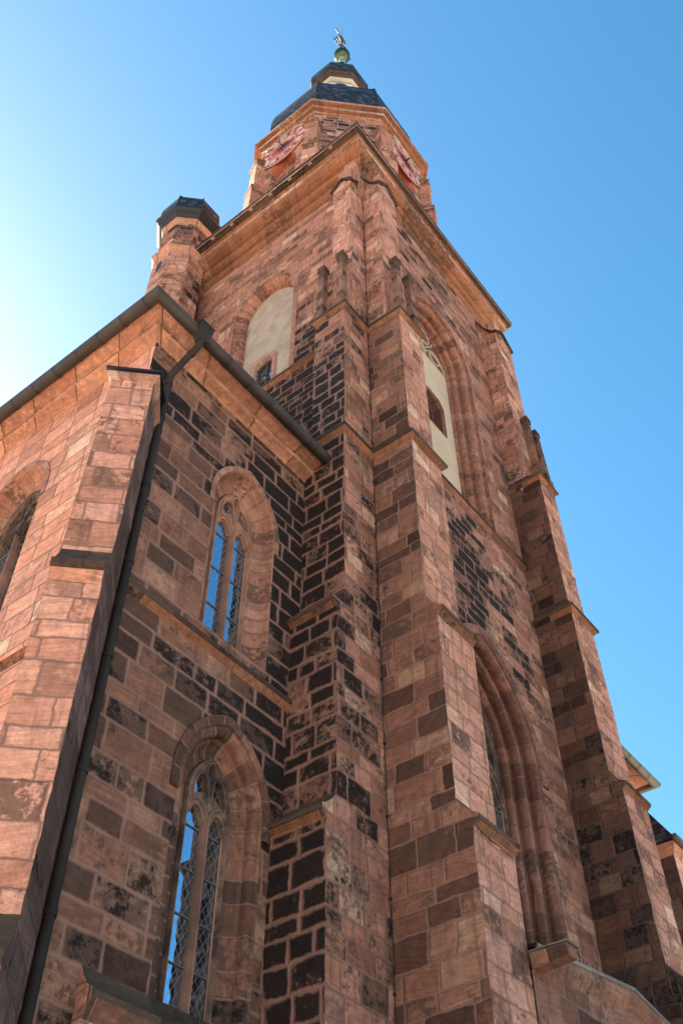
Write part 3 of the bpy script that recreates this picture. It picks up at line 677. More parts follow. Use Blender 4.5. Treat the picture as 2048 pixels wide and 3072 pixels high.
def post(par, pt, o0, o1, t0, t1, z0=27.80, zt=31.2, lean=0.):
    m = MB()
    def bx(e, za, zb_, mi, top_e=None):
        te = e if top_e is None else top_e
        A_ = [(o0-e, t0-e), (o1+e, t0-e), (o1+e, t1+e), (o0-e, t1+e)]; B_ = [(o0-te, t0-te), (o1+te, t0-te), (o1+te, t1+te), (o0-te, t1+te)]
        ka = lean*(za-z0); kb = lean*(zb_-z0)
        for k in range(4):
            j = (k+1) % 4; m.face([pt(A_[k][0]-ka, A_[k][1], za), pt(A_[j][0]-ka, A_[j][1], za), pt(B_[j][0]-kb, B_[j][1], zb_), pt(B_[k][0]-kb, B_[k][1], zb_)], mi)
        m.face([pt(p[0]-kb, p[1], zb_) for p in B_], mi); m.face([pt(p[0]-ka, p[1], za) for p in A_[::-1]], mi)
    bx(.035, z0-.02, z0+.45, 0); bx(.035, z0+.45, z0+.58, 1, -.01); bx(-.012, z0+.55, zt-.32, 0); bx(.02, zt-.36, zt-.1, 1); bx(.02, zt-.1, zt, 1, -.03)
    m.build('pinnacle_shaft', [M['post'], M['ledge']], par)
def buttress(pt, t0, t1, t1low, mats, label, upw, up_a=.72, ze=10.4):
    me, m0, m1 = 0, 1, 2
    m = MB()
    bstage(m, pt, 1.72, t0, t1low, -.05, 10.5, 0, 1, 2); weather(m, pt, S4, t0, t1low, 1, 3, 4)
    bstage(m, pt, 1.45, t0, t1low, 10.5, 15.42, 0, 1, 2); weather(m, pt, S3, t0, t1low, 1, 3, 4)
    bstage(m, pt, 1.2, t0, t1low, 15.42, 21.55, 0, 1, 2)
    slope(m, pt, 1.2, t0, t1low, 21.74, 1.165, t0, t1, 22.0, 3)
    bstage(m, pt, 1.165, t0, t1, 21.98, 27.5, 0, 1, 2)
    slope(m, pt, 1.165, t0, t1, 27.82, up_a, t0, t0+upw, 28.02, 3)
    bstage(m, pt, up_a, t0, t0+upw, 28.0, 37.38, 5, 6, 6)
    return m.build('buttress', mats, T, label=label, rough=.028)
ptA = lambda o, t, z: (-o, t, z)            # on the left-hand face
ptB = lambda o, t, z: (t, -o, z)            # on the right-hand face
bA = buttress(ptA, 0., 1.08, 1.30, [M['butt_crust'], M['butt_mid'], M['butt_crust'], M['ledge'], M['string'], M['up'], M['up']], 'stepped corner buttress with black sooty blocks, facing left', .80)
bB = buttress(ptB, 0., 1.08, 1.33, [M['butt_end'], M['butt_brown'], M['butt_end'], M['ledge'], M['string'], M['up'], M['up']], 'stepped corner buttress of brown blocks beside the inner corner', 1.07)
ptC = lambda o, t, z: (8.07+t, -o, z)
bC = buttress(ptC, 0., 1.03, 1.35, [M['butt_end'], M['butt_shade'], M['butt_end'], M['ledge'], M['string'], M['up'], M['up']], 'stepped buttress at the far right corner, dark on its left side', 1.22)
gable(bA, ptA, .72, 0., .80, 37.36, [M['ledge'], M['up'], M['up']], .5, 1.3)
gable(bB, ptB, .72, 0., 1.07, 37.36, [M['ledge'], M['up'], M['up']])
gable(bC, ptC, .72, 0., 1.22, 37.36, [M['ledge'], M['up'], M['up']])
for par, pt, wd in ((bA, ptA, 1.08), (bB, ptB, 1.07), (bC, ptC, 1.03)):
    post(par, pt, .95, 1.20, .02, .27); post(par, pt, .95, 1.20, wd-.26, wd-.01, lean=.02)
# raised corner behind the left buttress head, with a small corbel
m = MB(); box(m, -.4, 0, 0, .55, 37.3, 39.9, 0, skip='+xt'); m.face([(-.34, 0, 37.0), (-.02, 0, 37.0), (-.02, -.16, 37.45), (-.34, -.16, 37.45)], 1)
box(m, -.34, -.02, -.16, 0, 37.45, 38.1, 1, skip='+y'); m.build('corner_pier', [M['up'], M['corn']], T)
# ---- main cornice
CP = [(-.30, 39.08), (.02, 39.10), (.10, 39.16), (.16, 39.26), (.15, 39.38), (.08, 39.44), (.10, 39.50), (.22, 39.52), (.32, 39.58), (.36, 39.70), (.32, 39.80), (.26, 39.83), (.28, 39.88),
      (.42, 39.90), (.56, 39.96), (.66, 40.06), (.70, 40.14), (.76, 40.15), (.76, 40.27), (.66, 40.29), (.64, 40.36), (.68, 40.50), (.78, 40.58), (.90, 40.60), (.90, 40.64), (.80, 40.66), (.80, 40.72), (.97, 40.73), (.97, 40.84), (.92, 40.86), (.99, 40.87), (.99, 41.03), (-.3, 41.05)]
m = MB(); sweep(m, [(0, TY+1.2), (0, 0), (TX, 0), (TX, TY+1.2)], CP, scale=[1.16, .70, 1.22], mi=[0]*16+[2, 2]+[0, 1, 0, 0, 1]+[1, 1, 1, 1, 2, 1, 1, 1, 1], ends=True)
m.build('main_cornice', [M['corn_t'], M['ledge'], M['fillet']], T)
m = MB(); m.face([(-.5, -.3, 40.94), (TX+.5, -.3, 40.94), (TX+.5, TY+1, 40.94), (-.5, TY+1, 40.94)]); m.build('walkway', M['ledge'], T)
# dentil-like water outlets under the slab
for k in range(7):
    y = .6+k*1.05; m = MB(); box(m, -1.10, -.96, y, y+.16, 40.655, 40.73); m.build('drain_block', M['fillet'], T)
# ---- lightning cable in the inner corner
m = MB(); tube(m, [(-.03, -.03, 0), (-.03, -.03, 39.2)], .008, 6)
for k in range(24): z = 2+k*1.55; box(m, -.045, 0, -.045, 0, z, z+.04)
m.build('lightning_cable', M['iron'], T)
m = MB(); tube(m, [(-.05, .84, 28.0), (-.05, .86, 39.2)], .016, 6); m.build('lightning_cable', M['iron'], T)
# ---- octagon
OX, OY, OA = 4.57, 4.75, 4.05
oc = octo(OX, OY, OA)
yb0, yb1 = OY-.41421*OA, OY+.41421*OA; xb0, xb1 = OX-.41421*OA, OX+.41421*OA
frOL, frOR = FL(OX-OA), FR(OY-OA)
A_OL = Arch(4.90, 41.5, 48.3, .80, .88); A_OR = Arch(4.70, 41.5, 48.3, .80, .88)
m = MB()
panel(m, frOL, [(yb0, 40.9), (yb1, 40.9), (yb1, 52.2), (yb0, 52.2)], [A_OL.path()])
panel(m, frOR, [(xb0, 40.9), (xb1, 40.9), (xb1, 52.2), (xb0, 52.2)], [A_OR.path()])
for k in (1, 3, 4, 5, 6, 7):
    a, b = oc[k], oc[(k+1) % 8]; m.face([(a[0], a[1], 40.9), (b[0], b[1], 40.9), (b[0], b[1], 52.2), (a[0], a[1], 52.2)], 1 if k == 1 else 0)
m.build('octagon_wall', [M['octa'], M['octa_d']], T)
for fr, A in ((frOL, A_OL), (frOR, A_OR)):
    pr_ = [(0, 0), (.03, .05), (.08, .12), (.13, .24), (.15, .40)]
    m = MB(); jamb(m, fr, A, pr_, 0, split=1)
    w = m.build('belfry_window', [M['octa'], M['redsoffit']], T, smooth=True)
    m = MB(); panel(m, lambda s, z, d=0.: fr(s, z, .39), A.path(.14)); m.build('louvre_panel', M['jamb'], w)
    m = MB(); h = .64
    barpath(m, fr, [(A.c, 41.5), (A.c, 48.9)], .07, .30, .39)
    for sg in (-1, 1):
        barpath(m, fr, arcp(A.c+sg*h/2, 48.0, h/2, 180, 0, 8), .05, .31, .39); barpath(m, fr, bez((A.c, 48.3), (A.c, 48.6), (A.c+sg*.35, 48.5), (A.c+sg*.3, 48.9), 6), .05, .31, .39)
    m.build('tracery', M['trac'], w)
cs = [1/math.cos(math.pi/8)]
for k in range(8):
    ang = math.atan2(oc[k][1]-OY, oc[k][0]-OX); n = Vector((math.cos(ang), math.sin(ang))); t = Vector((-n.y, n.x)); o = Vector(oc[k])
    pt = lambda a, s, z: (o.x+n.x*a+t.x*s, o.y+n.y*a+t.y*s, z)
    m = MB()
    for z0, z1, a, hw in ((40.9, 46.9, .46, .37), (46.9, 49.75, .36, .33)):
        bstage(m, lambda q, s, z: pt(q-.35, s, z), a+.35, -hw, hw, z0, z1, 0, 0, 0, top=True)
    capb = [(.46, 46.8), (.50, 46.84), (.50, 46.95), (.36, 47.12)]
    for i in range(3):
        a_, b_ = capb[i], capb[i+1]; m.face([pt(a_[0], -.4, a_[1]), pt(a_[0], .4, a_[1]), pt(b_[0], .37, b_[1]), pt(b_[0], -.37, b_[1])], 1)
    capt = [(.36, 49.7), (.44, 49.85), (.44, 49.97), (-.25, 50.5)]
    for i in range(3):
        a_, b_ = capt[i], capt[i+1]; m.face([pt(a_[0], -.40, a_[1]), pt(a_[0], .40, a_[1]), pt(b_[0], .40, b_[1]), pt(b_[0], -.40, b_[1])], 1)
    for s_ in (-.40, .40):
        m.face([pt(.36, s_, 49.7), pt(.44, s_, 49.85), pt(.44, s_, 49.97), pt(-.25, s_, 50.5), pt(-.25, s_, 49.7)], 1)
    m.face([pt(-.25, -.4, 49.7), pt(.36, -.4, 49.7), pt(.36, .4, 49.7), pt(-.25, .4, 49.7)], 1)
    m.build('octagon_pier', [M['up'], M['corn_t']], T)
OCP = [(-.05, 51.88), (.05, 51.90), (.07, 51.99), (.22, 52.04), (.25, 52.06), (.25, 52.30), (.22, 52.31), (.24, 52.36), (.40, 52.38), (.46, 52.41), (.46, 52.62), (.2, 52.66)]
m = MB(); sweep(m, oc, OCP, closed=True, mi=[0, 0, 2, 2, 1, 0, 2, 2, 2, 1, 0]); m.build('octagon_cornice', [M['corn_o'], M['fillet'], M['corn_t']], T)  # lighter fascias and darker soffits: moulding shading done by colour
# ---- clocks
def clock(fr, c, zc, R, sgn):
    """sgn=+1 if the viewer's right is +s"""
    q = lambda r, a, d: fr(c+sgn*r*math.sin(a), zc+r*math.cos(a), d)
    m = MB(); N = 64
    front = [q(R, 2*math.pi*k/N, -.09) for k in range(N)]; back = [q(R, 2*math.pi*k/N, -.03) for k in range(N)]
    m.face(front)
    for k in range(N): m.face([front[k], front[(k+1) % N], back[(k+1) % N], back[k]])
    m.face(back[::-1])
    ck = m.build('clock_face', M['dial'], T, merge=False)
    def annulus(r0, r1, d, name, mat):
        m = MB()
        for k in range(N):
            a, b = 2*math.pi*k/N, 2*math.pi*(k+1)/N
            m.face([q(r0, a, d), q(r1, a, d), q(r1, b, d), q(r0, b, d)]); m.face([q(r1, a, d), q(r1, b, d), q(r1, b, d+.03), q(r1, a, d+.03)])
            m.face([q(r0, a, d), q(r0, b, d), q(r0, b, d+.03), q(r0, a, d+.03)])
        m.build(name, mat, ck, merge=False)
    annulus(R*.988, R*1.0, -.115, 'dial_ring', M['white']); annulus(R*.52, R*.53, -.115, 'dial_ring', M['white'])
    annulus(R*.945, R*.965, -.105, 'dial_ring', M['navy'])
    num = {1: 'I', 2: 'II', 3: 'III', 4: 'IIII', 5: 'V', 6: 'VI', 7: 'VII', 8: 'VIII', 9: 'IX', 10: 'X', 11: 'XI', 12: 'XII'}
    r0, r1 = R*.64, R*.89
    def stroke(m, th, x0, r_0, x1, r_1, w, d=-.125):
        # strokes are set radially: x across, r outward from the centre
        def p(x, r): return fr(c+sgn*(r*math.sin(th)+x*math.cos(th)), zc+r*math.cos(th)-x*math.sin(th), d)
        def p2(x, r): return fr(c+sgn*(r*math.sin(th)+x*math.cos(th)), zc+r*math.cos(th)-x*math.sin(th), d+.04)
        pts = [(x0-w/2, r_0), (x0+w/2, r_0), (x1+w/2, r_1), (x1-w/2, r_1)]
        m.face([p(*v) for v in pts])
        for k in range(4): m.face([p(*pts[k]), p(*pts[(k+1) % 4]), p2(*pts[(k+1) % 4]), p2(*pts[k])])
    for hnum, s_ in num.items():
        th = hnum*math.pi/6; wd = {'I': .10, 'V': .24, 'X': .24}; tot = sum(wd[ch] for ch in s_); x = -tot/2; m = MB()
        for ch in s_:
            wch = wd[ch]; xc = x+wch/2; x += wch
            if ch == 'I': stroke(m, th, xc, r0, xc, r1, .025)
            elif ch == 'V': stroke(m, th, xc-.085, r1, xc, r0, .036); stroke(m, th, xc+.085, r1, xc, r0, .02, -.128)
            else: stroke(m, th, xc-.085, r1, xc+.085, r0, .036); stroke(m, th, xc+.085, r1, xc-.085, r0, .02, -.128)
        m.build('numeral', M['white'], ck, merge=False)
        m = MB(); a = th+math.pi/12
        rr = R*.74; dp = [(0, rr+.11), (.05, rr), (0, rr-.11), (-.05, rr)]
        m.face([fr(c+sgn*(r*math.sin(a)+x_*math.cos(a)), zc+r*math.cos(a)-x_*math.sin(a), -.112) for x_, r in dp]); m.build('hour_mark', M['navy'], ck, merge=False)
    def hand(th, L_, tail, d, name):
        m = MB(); stroke(m, th, 0, -tail, 0, L_*.72, .075, d)
        stroke(m, th, 0, L_*.70, 0, L_, .05, d)
        for sg in (-1, 1):
            stroke(m, th, sg*.01, L_*.55, sg*.11, L_*.66, .05, d); stroke(m, th, sg*.11, L_*.66, sg*.01, L_*.82, .05, d)
            stroke(m, th, sg*.01, -tail, sg*.08, -tail*.75, .05, d)
        m.build(name, M['goldhand'], ck, merge=False)
    hand(math.radians(112), R*.62, R*.18, -.30, 'hour_hand'); hand(math.radians(293), R*.86, R*.22, -.36, 'minute_hand')
    m = MB(); 
    e = [fr(c+.05*math.cos(2*math.pi*k/10), zc+.05*math.sin(2*math.pi*k/10), -.38) for k in range(10)]; f = [fr(c+.05*math.cos(2*math.pi*k/10), zc+.05*math.sin(2*math.pi*k/10), -.08) for k in range(10)]
    m.face(e)
    for k in range(10): m.face([e[k], e[(k+1) % 10], f[(k+1) % 10], f[k]])
    m.build('arbor', M['navy'], ck, merge=False)
    # dark star rays round the centre
    m = MB()
    for k in range(12):
        stroke(m, k*math.pi/6, 0, .1, 0, R*(.44 if k % 3 == 0 else .30), .03, -.108)
    m.build('sun_rays', M['navy'], ck, merge=False)
    ck['label'] = 'red clock face on the left side of the octagon' if sgn < 0 else 'red clock face on the right side of the octagon'
clock(frOL, 4.93, 50.36, 1.52, -1); clock(frOR, 4.70, 50.30, 1.52, 1)
# ---- slate dome, lantern, ball, cross and weathercock
DP = [(4.50, 52.60), (4.46, 52.63), (3.86, 53.0), (3.85, 54.2), (3.85, 55.6), (3.82, 56.6), (3.70, 57.45), (3.4, 58.2), (2.9, 59.1), (2.3, 60.0), (1.85, 60.9), (1.65, 62.0)]
m = MB()
for (a0, z0), (a1, z1) in zip(DP, DP[1:]): ring(m, octo(OX, OY, a0), z0, octo(OX, OY, a1), z1)
cap(m, octo(OX, OY, 1.65), 62.0)
m.build('dome', M['slate'], T)
m = MB()
for k in (1, 2):   # lead rolls on the hips that face the square
    for (a0, z0), (a1, z1) in zip(DP, DP[1:]):
        p, q = octo(OX, OY, a0+.02)[k], octo(OX, OY, a1+.02)[k]; tube(m, [(p[0], p[1], z0), (q[0], q[1], z1)], .035, 6)
m.build('hip_rolls', M['iron'], T)
m = MB(); o1 = octo(OX, OY, 1.50); ring(m, o1, 61.9, o1, 64.45); lan = m.build('lantern', M['lantern_wall'], T)
for k in range(8):
    a, b = Vector(o1[k]), Vector(o1[(k+1) % 8]); mid = (a+b)/2; t = (b-a).normalized(); n = Vector((t.y, -t.x))
    A = Arch(0, 62.0, 63.95, .36); m = MB()
    fr = lambda s, z, d=0.: (mid.x+t.x*s-n.x*d, mid.y+t.y*s-n.y*d, z)
    panel(m, lambda s, z, d=0.: fr(s, z, -.02), A.path(0, 8)); m.build('lantern_opening', M['wood'], lan)
m = MB(); sweep(m, o1, [(-.02, 64.60), (.06, 64.62), (.06, 64.84), (.11, 64.88), (.11, 65.08), (.0, 65.1), (-.05, 65.12)], closed=True); m.build('lantern_cornice', M['cream'], T)
m = MB(); ring(m, octo(OX, OY, 1.50), 65.05, octo(OX, OY, 1.54), 65.5); ring(m, octo(OX, OY, 1.54), 65.5, octo(OX, OY, 1.62), 65.58); ring(m, octo(OX, OY, 1.62), 65.58, octo(OX, OY, 1.62), 65.78); ring(m, octo(OX, OY, 1.62), 65.78, octo(OX, OY, 1.76), 65.86)
m.build('lantern_soffit', M['wood'], T)
LP = [(1.76, 65.85), (1.80, 66.1), (1.81, 66.5), (1.79, 66.95), (1.70, 67.45), (1.5, 68.1), (1.2, 68.9), (.85, 69.8), (.5, 70.8), (.28, 71.8), (.2, 72.4)]
m = MB()
for (a0, z0), (a1, z1) in zip(LP, LP[1:]): ring(m, octo(OX, OY, a0), z0, octo(OX, OY, a1), z1)
cap(m, octo(OX, OY, .2), 72.4); m.build('lantern_roof', M['slate'], T)
BX, BY, BZ = 4.68, 4.52, 74.1
m = MB(); lathe(m, BX, BY, [(.22, 72.2), (.24, 72.9), (.17, 73.0), (.15, 73.3), (.17, 73.35), (.17, 73.62), (0, 73.63)], 20, 0); m.build('finial_stem', M['copper'], T, smooth=True)
m = MB(); lathe(m, BX, BY, [(.56*math.sin(math.pi*k/20), BZ-.56*math.cos(math.pi*k/20)) for k in range(21)], 36); m.build('gilded_ball', M['gold'], T, smooth=True)
m = MB(); tube(m, [(BX, BY, 74.6), (BX, BY, 77.4)], .045, 8)
tube(m, [(BX, BY, 77.4), (BX+.05, BY, 78.9), (BX+.1, BY, 80.4)], [.02, .015, .008], 6)
def crossbar(x0, x1, z, zt):
    dz = (zt-z)/(x1-x0); tube(m, [(x0, BY, z), (x1, BY, zt)], .05, 8)
    for xe, s_ in ((x0, 1), (x1, -1)):
        for off in (-.06, .06):
            tube(m, [(xe+s_*.12, BY, z+dz*(xe-x0)), (xe+s_*.22, BY+off, z+dz*(xe-x0)+off), (xe+s_*.42, BY+off, z+off+dz*(xe-x0)), (xe+s_*.52, BY, z+dz*(xe-x0))], .03, 6)
        tube(m, [(xe, BY, z+dz*(xe-x0)-.07), (xe, BY, z+dz*(xe-x0)+.07)], .05, 6)
crossbar(3.80, 5.62, 75.65, 75.75); crossbar(4.06, 5.40, 76.62, 76.72)
for sx in (-1, 1):
    tube(m, [(BX+sx*.02, BY, 74.9), (BX+sx*.2, BY+.05, 75.2), (BX+sx*.22, BY, 75.6)], .03, 6); tube(m, [(BX+sx*.22, BY, 75.8), (BX+sx*.2, BY+.05, 76.2), (BX+sx*.03, BY, 76.5)], .03, 6)
m.build('iron_cross', M['iron'], T, smooth=True)
m = MB()
body = [(0, 0.0, .02), (.10, .08, .10), (.25, .16, .17), (.45, .20, .19), (.62, .16, .14), (.75, .10, .12), (.85, .07, .09), (.93, .015, .02)]
ringsv = []
for u_, ry, rz in body:
    cxx = BX-.42+u_; czz = 77.75+.35*(u_-.45)**2*2
    ringsv.append([(cxx, BY+ry*math.cos(2*math.pi*k/12)*.7, czz+rz*math.sin(2*math.pi*k/12)) for k in range(12)])
for a, b in zip(ringsv, ringsv[1:]):
    for k in range(12): m.face([a[k], a[(k+1) % 12], b[(k+1) % 12], b[k]])
for j in range(5):   # tail feathers
    an = math.radians(35+j*22); x0, z0 = BX-.36, 77.95
    pts = [(x0+math.cos(math.pi-an)*r, BY+.02*(j-2), z0+math.sin(an)*r) for r in (0, .22, .42, .58)]; tube(m, pts, [.03, .05, .05, .015], 6)
for j in range(3):   # comb
    tube(m, [(BX+.30+j*.06, BY, 78.02), (BX+.30+j*.06, BY, 78.16-.02*j)], [.025, .01], 6)
tube(m, [(BX+.48, BY, 77.93), (BX+.62, BY, 77.88)], [.03, .005], 6)
m.build('weathercock', M['cock'], T, smooth=True)

# ================================================================== STAIR TURRET
U = thing('stair_turret', (-.9, 9.05, 0), 'slim octagonal sandstone stair turret with small slate cap beside the tower', 'turret')
ux, uy = -.9, 9.05
m = MB(); o = octo(ux, uy, 1.05); ring(m, o, 0, o, 40.45); m.build('turret_wall', M['tur'], U)
m = MB(); sweep(m, o, [(-.02, 40.2), (.03, 40.28), (.12, 40.46), (.15, 40.5), (.15, 40.62), (-.03, 40.72)], closed=True, mi=[0, 0, 0, 0, 1]); m.build('string_course', [M['corn'], M['ledge']], U)
m = MB(); o2 = octo(ux, uy, 1.02); ring(m, o2, 40.6, o2, 43.0); o2b = octo(ux, uy, 1.08); m.build('turret_wall', M['tur_d'], U)
m = MB(); sweep(m, o2, [(-.02, 42.9), (.05, 43.0), (.10, 43.2), (.10, 43.3), (-.02, 43.35)], closed=True); m.build('turret_cornice', M['corn'], U)
m = MB(); sweep(m, o2, [(.06, 43.25), (.24, 43.38), (.28, 43.45), (.30, 43.47), (.30, 43.53), (.38, 43.62), (.42, 43.66), (.42, 43.84), (.2, 43.9)], closed=True); m.build('eave', M['eave'], U)
m = MB(); TP = [(1.24, 43.85), (1.30, 44.2), (1.31, 44.6), (1.27, 45.0), (1.16, 45.25), (.9, 45.5), (.5, 45.75), (.1, 45.95)]
for (a0, z0), (a1, z1) in zip(TP, TP[1:]): ring(m, octo(ux, uy, a0), z0, octo(ux, uy, a1), z1)
cap(m, octo(ux, uy, .1), 45.95); m.build('turret_roof', M['slate'], U)
m = MB()
for k in (1, 2):
    for (a0, z0), (a1, z1) in zip(TP, TP[1:]):
        p, q = octo(ux, uy, a0+.015)[k], octo(ux, uy, a1+.015)[k]; tube(m, [(p[0], p[1], z0), (q[0], q[1], z1)], .03, 6)
m.build('hip_rolls', M['iron'], U)
m = MB(); lathe(m, ux, uy, [(.0, 45.8), (.1, 45.9), (.12, 46.2), (.08, 46.4), (.02, 46.5), (.015, 47.2), (0, 47.2)], 12); m.build('finial', M['lead'], U, smooth=True)
for z in (39.0, 36.7):
    A = Arch(9.0, z, z+.55, .16); fr = FL(ux-1.05); m = MB(); jamb(m, fr, A, [(-.1, -.0), (-.1, -.03), (0, -.03), (.0, .0)], n=6); f = m.build('slit_window', M['corn'], U)
    m = MB(); panel(m, lambda s, zz, d=0.: fr(s, zz, -.012), A.path(0, 6)); m.build('slit', M['eave'], f)

# ================================================================== SIDE AISLE (left)
S = thing('side_aisle', (-3.2, 6, 0), 'sandstone side aisle on the left with two traceried windows one above the other', 'church aisle')
AX, AY, AZ = -6.3, 1.22, 20.5
frA, frAL = FR(AY), FL(AX)
A_W1 = Arch(-3.06, 13.9, 17.5, .95, 1.48); A_W2 = Arch(-2.945, 7.2, 10.75, 1.0, 1.47)
A_W3 = Arch(5.07, 12.9, 17.55, 1.10, 1.30)
m = MB()
panel(m, frA, [(AX, 0), (0, 0), (0, AZ), (AX, AZ)], [A_W1.path(), A_W2.path()], 0)
panel(m, frAL, [(AY, 0), (16, 0), (16, AZ), (AY, AZ)], [A_W3.path()], 1)
m.face([(AX, 16, 0), (0, 16, 0), (0, 16, AZ), (AX, 16, AZ)], 1)
m.build('aisle_wall', [M['aisle_r'], M['aisle_l']], S)
p1 = rolls([('l', .03, .02), ('h', .34, .34, .10), ('l', .03, .08)])
w = gothic_window(S, frA, A_W1, p1, p1[-1][1]+.0, 17.22, M['vous'], M['trac'], hood=(.13, .012), bars=3); w['label'] = 'upper arched window with red flowing tracery'
p2 = rolls([('l', .03, .03), ('r', .15, .13, .065), ('l', .0, .05), ('l', .05, .0), ('h', .24, .14, .06), ('l', .03, .05)])
w = gothic_window(S, frA, A_W2, p2, p2[-1][1], 10.42, M['vous_d'], M['trac_d'], hood=(.16, .05), bars=4); w['label'] = 'lower pointed window with sooty flowing tracery'
p3 = rolls([('l', .02, .02), ('h', .34, .38, .10), ('l', .02, .10)])
w = gothic_window(S, frAL, A_W3, p3, p3[-1][1], 17.0, M['vous'], M['trac_d'], hood=(.14, .02), bars=4); w['label'] = 'arched window in the left wall, cut by the picture edge'
m = MB(); sweep(m, [(-5.86, AY), (-1.3, AY)], string_prof(13.55, .13), mi=[0, 0, 1, 1, 1]); m.build('string_course', [M['string'], M['ledge']], S)
m = MB(); sweep(m, [(AX, 16), (AX, AY+.4)], string_prof(12.45, .14), mi=[0, 0, 1, 1, 1]); m.build('string_course', [M['string'], M['aisle_l']], S)
# sill ledge over the projecting base
m = MB(); sweep(m, [(-5.1, AY+.05), (-1.5, AY+.05)], [(.02, 5.5), (.22, 5.5), (.22, 6.55), (.24, 6.6), (.32, 6.76), (.34, 6.8), (.34, 6.9), (.22, 6.98), (.12, 7.1), (.05, 7.25)], mi=[2, 2, 0, 0, 0, 1, 1, 1, 1]); box(m, -5.1, -1.5, AY-.17, AY, 0, 5.5, 2, skip='+y')
m.build('base_ledge', [M['coping'], M['ledge'], M['aisle_l']], S)
# cornice and gutter
ACP = [(-.02, 20.38), (.03, 20.40), (.04, 20.45), (.12, 20.48), (.24, 20.51), (.27, 20.53), (.27, 20.62), (.23, 20.63), (.25, 20.66), (.38, 20.68), (.54, 20.71), (.59, 20.73), (.60, 20.73), (.60, 20.78), (-.02, 20.8)]
path = [(AX, 16), (AX, AY), (-1.17, AY)]
m = MB(); sweep(m, path, ACP, mi=[0, 0, 0, 0, 0, 1, 0, 0, 0, 0, 0, 0, 1, 0]); m.build('eaves_cornice', [M['corn'], M['fillet']], S)
def gutter(par, path, oc_, zc, r, step=.72):
    m = MB(); pr_ = [(oc_-r*math.cos(math.pi*k/10), zc-r*math.sin(math.pi*k/10)) for k in range(11)]
    pr_ = pr_+[(oc_+r+.015, zc+.02), (oc_+r-.02, zc+.035), (oc_+r-.03, zc)]
    inner = [(oc_+(r-.02)*math.cos(math.pi*k/10), zc-(r-.02)*math.sin(math.pi*k/10)) for k in range(11)]
    sweep(m, path, pr_+inner+[pr_[0]], ends=False)
    # stop ends
    off = miter(path)
    for k in (0, len(path)-1):
        m.face([(path[k][0]+off[k].x*o_, path[k][1]+off[k].y*o_, z) for o_, z in pr_[:11]])
    gt = m.build('gutter', M['gutter'], par, smooth=True)
    m = MB()
    for k in range(len(path)-1):
        a, b = Vector(path[k]), Vector(path[k+1]); d = (b-a); Ln = d.length; d.normalize(); n = Vector((d.y, -d.x))
        s = .75
        while s < Ln+oc_*.9:
            for e0, e1, rr in ((-.016, .016, r+.022),):
                m = MB()
                P_ = lambda e, ang: (a.x+d.x*(s+e)+n.x*(oc_-rr*math.cos(ang)), a.y+d.y*(s+e)+n.y*(oc_-rr*math.cos(ang)), zc-rr*math.sin(ang))
                for i in range(10):
                    a0, a1 = math.pi*i/10, math.pi*(i+1)/10
                    m.face([P_(e0, a0), P_(e1, a0), P_(e1, a1), P_(e0, a1)])
                m.build('bracket', M['eave'], gt, smooth=True)
            s += step
gutter(S, path, .70, 20.72, .14)
m = MB(); m.face([(AX-.78, AY-.78, 20.85), (AX-.78, 16, 20.85), (0, 16, 28.5), (0, 8, 28.5)]); m.face([(AX-.78, AY-.78, 20.85), (0, AY-.78, 20.85), (0, 8, 28.5)]); m.build('aisle_roof', M['slate'], S)
# downpipe with hopper and swan neck
m = MB(); hx, hy = -5.72, AY-.78
def frus(m, cx, cy, hx0, hy0, z0, hx1, hy1, z1):
    a = [(cx-hx0, cy-hy0), (cx+hx0, cy-hy0), (cx+hx0, cy+hy0), (cx-hx0, cy+hy0)]; b = [(cx-hx1, cy-hy1), (cx+hx1, cy-hy1), (cx+hx1, cy+hy1), (cx-hx1, cy+hy1)]
    ring(m, a, z0, b, z1); cap(m, a[::-1], z0); cap(m, b, z1)
frus(m, hx, hy, .09, .09, 20.34, .17, .15, 20.62); frus(m, hx, hy, .17, .15, 20.62, .185, .165, 20.86); frus(m, hx, hy, .2, .18, 20.86, .2, .18, 20.89)
pp = bez((hx, hy, 0), (hx, hy, 0), (hx, hy, 0), (hx, hy, 0), 1)
px, py = -5.84, AY-.13
path3 = [(hx, hy, 20.5), (hx, hy, 20.3), (hx-.015, hy+.06, 20.15), (hx-.06, hy+.30, 19.9), (px+.02, py-.1, 19.62), (px, py, 19.45), (px, py, 19.2), (px, py, 0)]
tube(m, path3, .075, 14)
pipe = m.build('downpipe', M['pipe'], S, smooth=True)
for pa, pb in [((px, py, z-.05), (px, py, z+.05)) for z in (18.0, 15.9, 13.85, 11.75, 9.68, 7.6, 5.5, 19.16)]+[((hx-.03, hy+.16, 20.05), (hx-.045, hy+.22, 19.98))]:
    m = MB(); tube(m, [pa, pb], .09, 14); m.build('pipe_collar', M['pipe'], pipe, smooth=True)
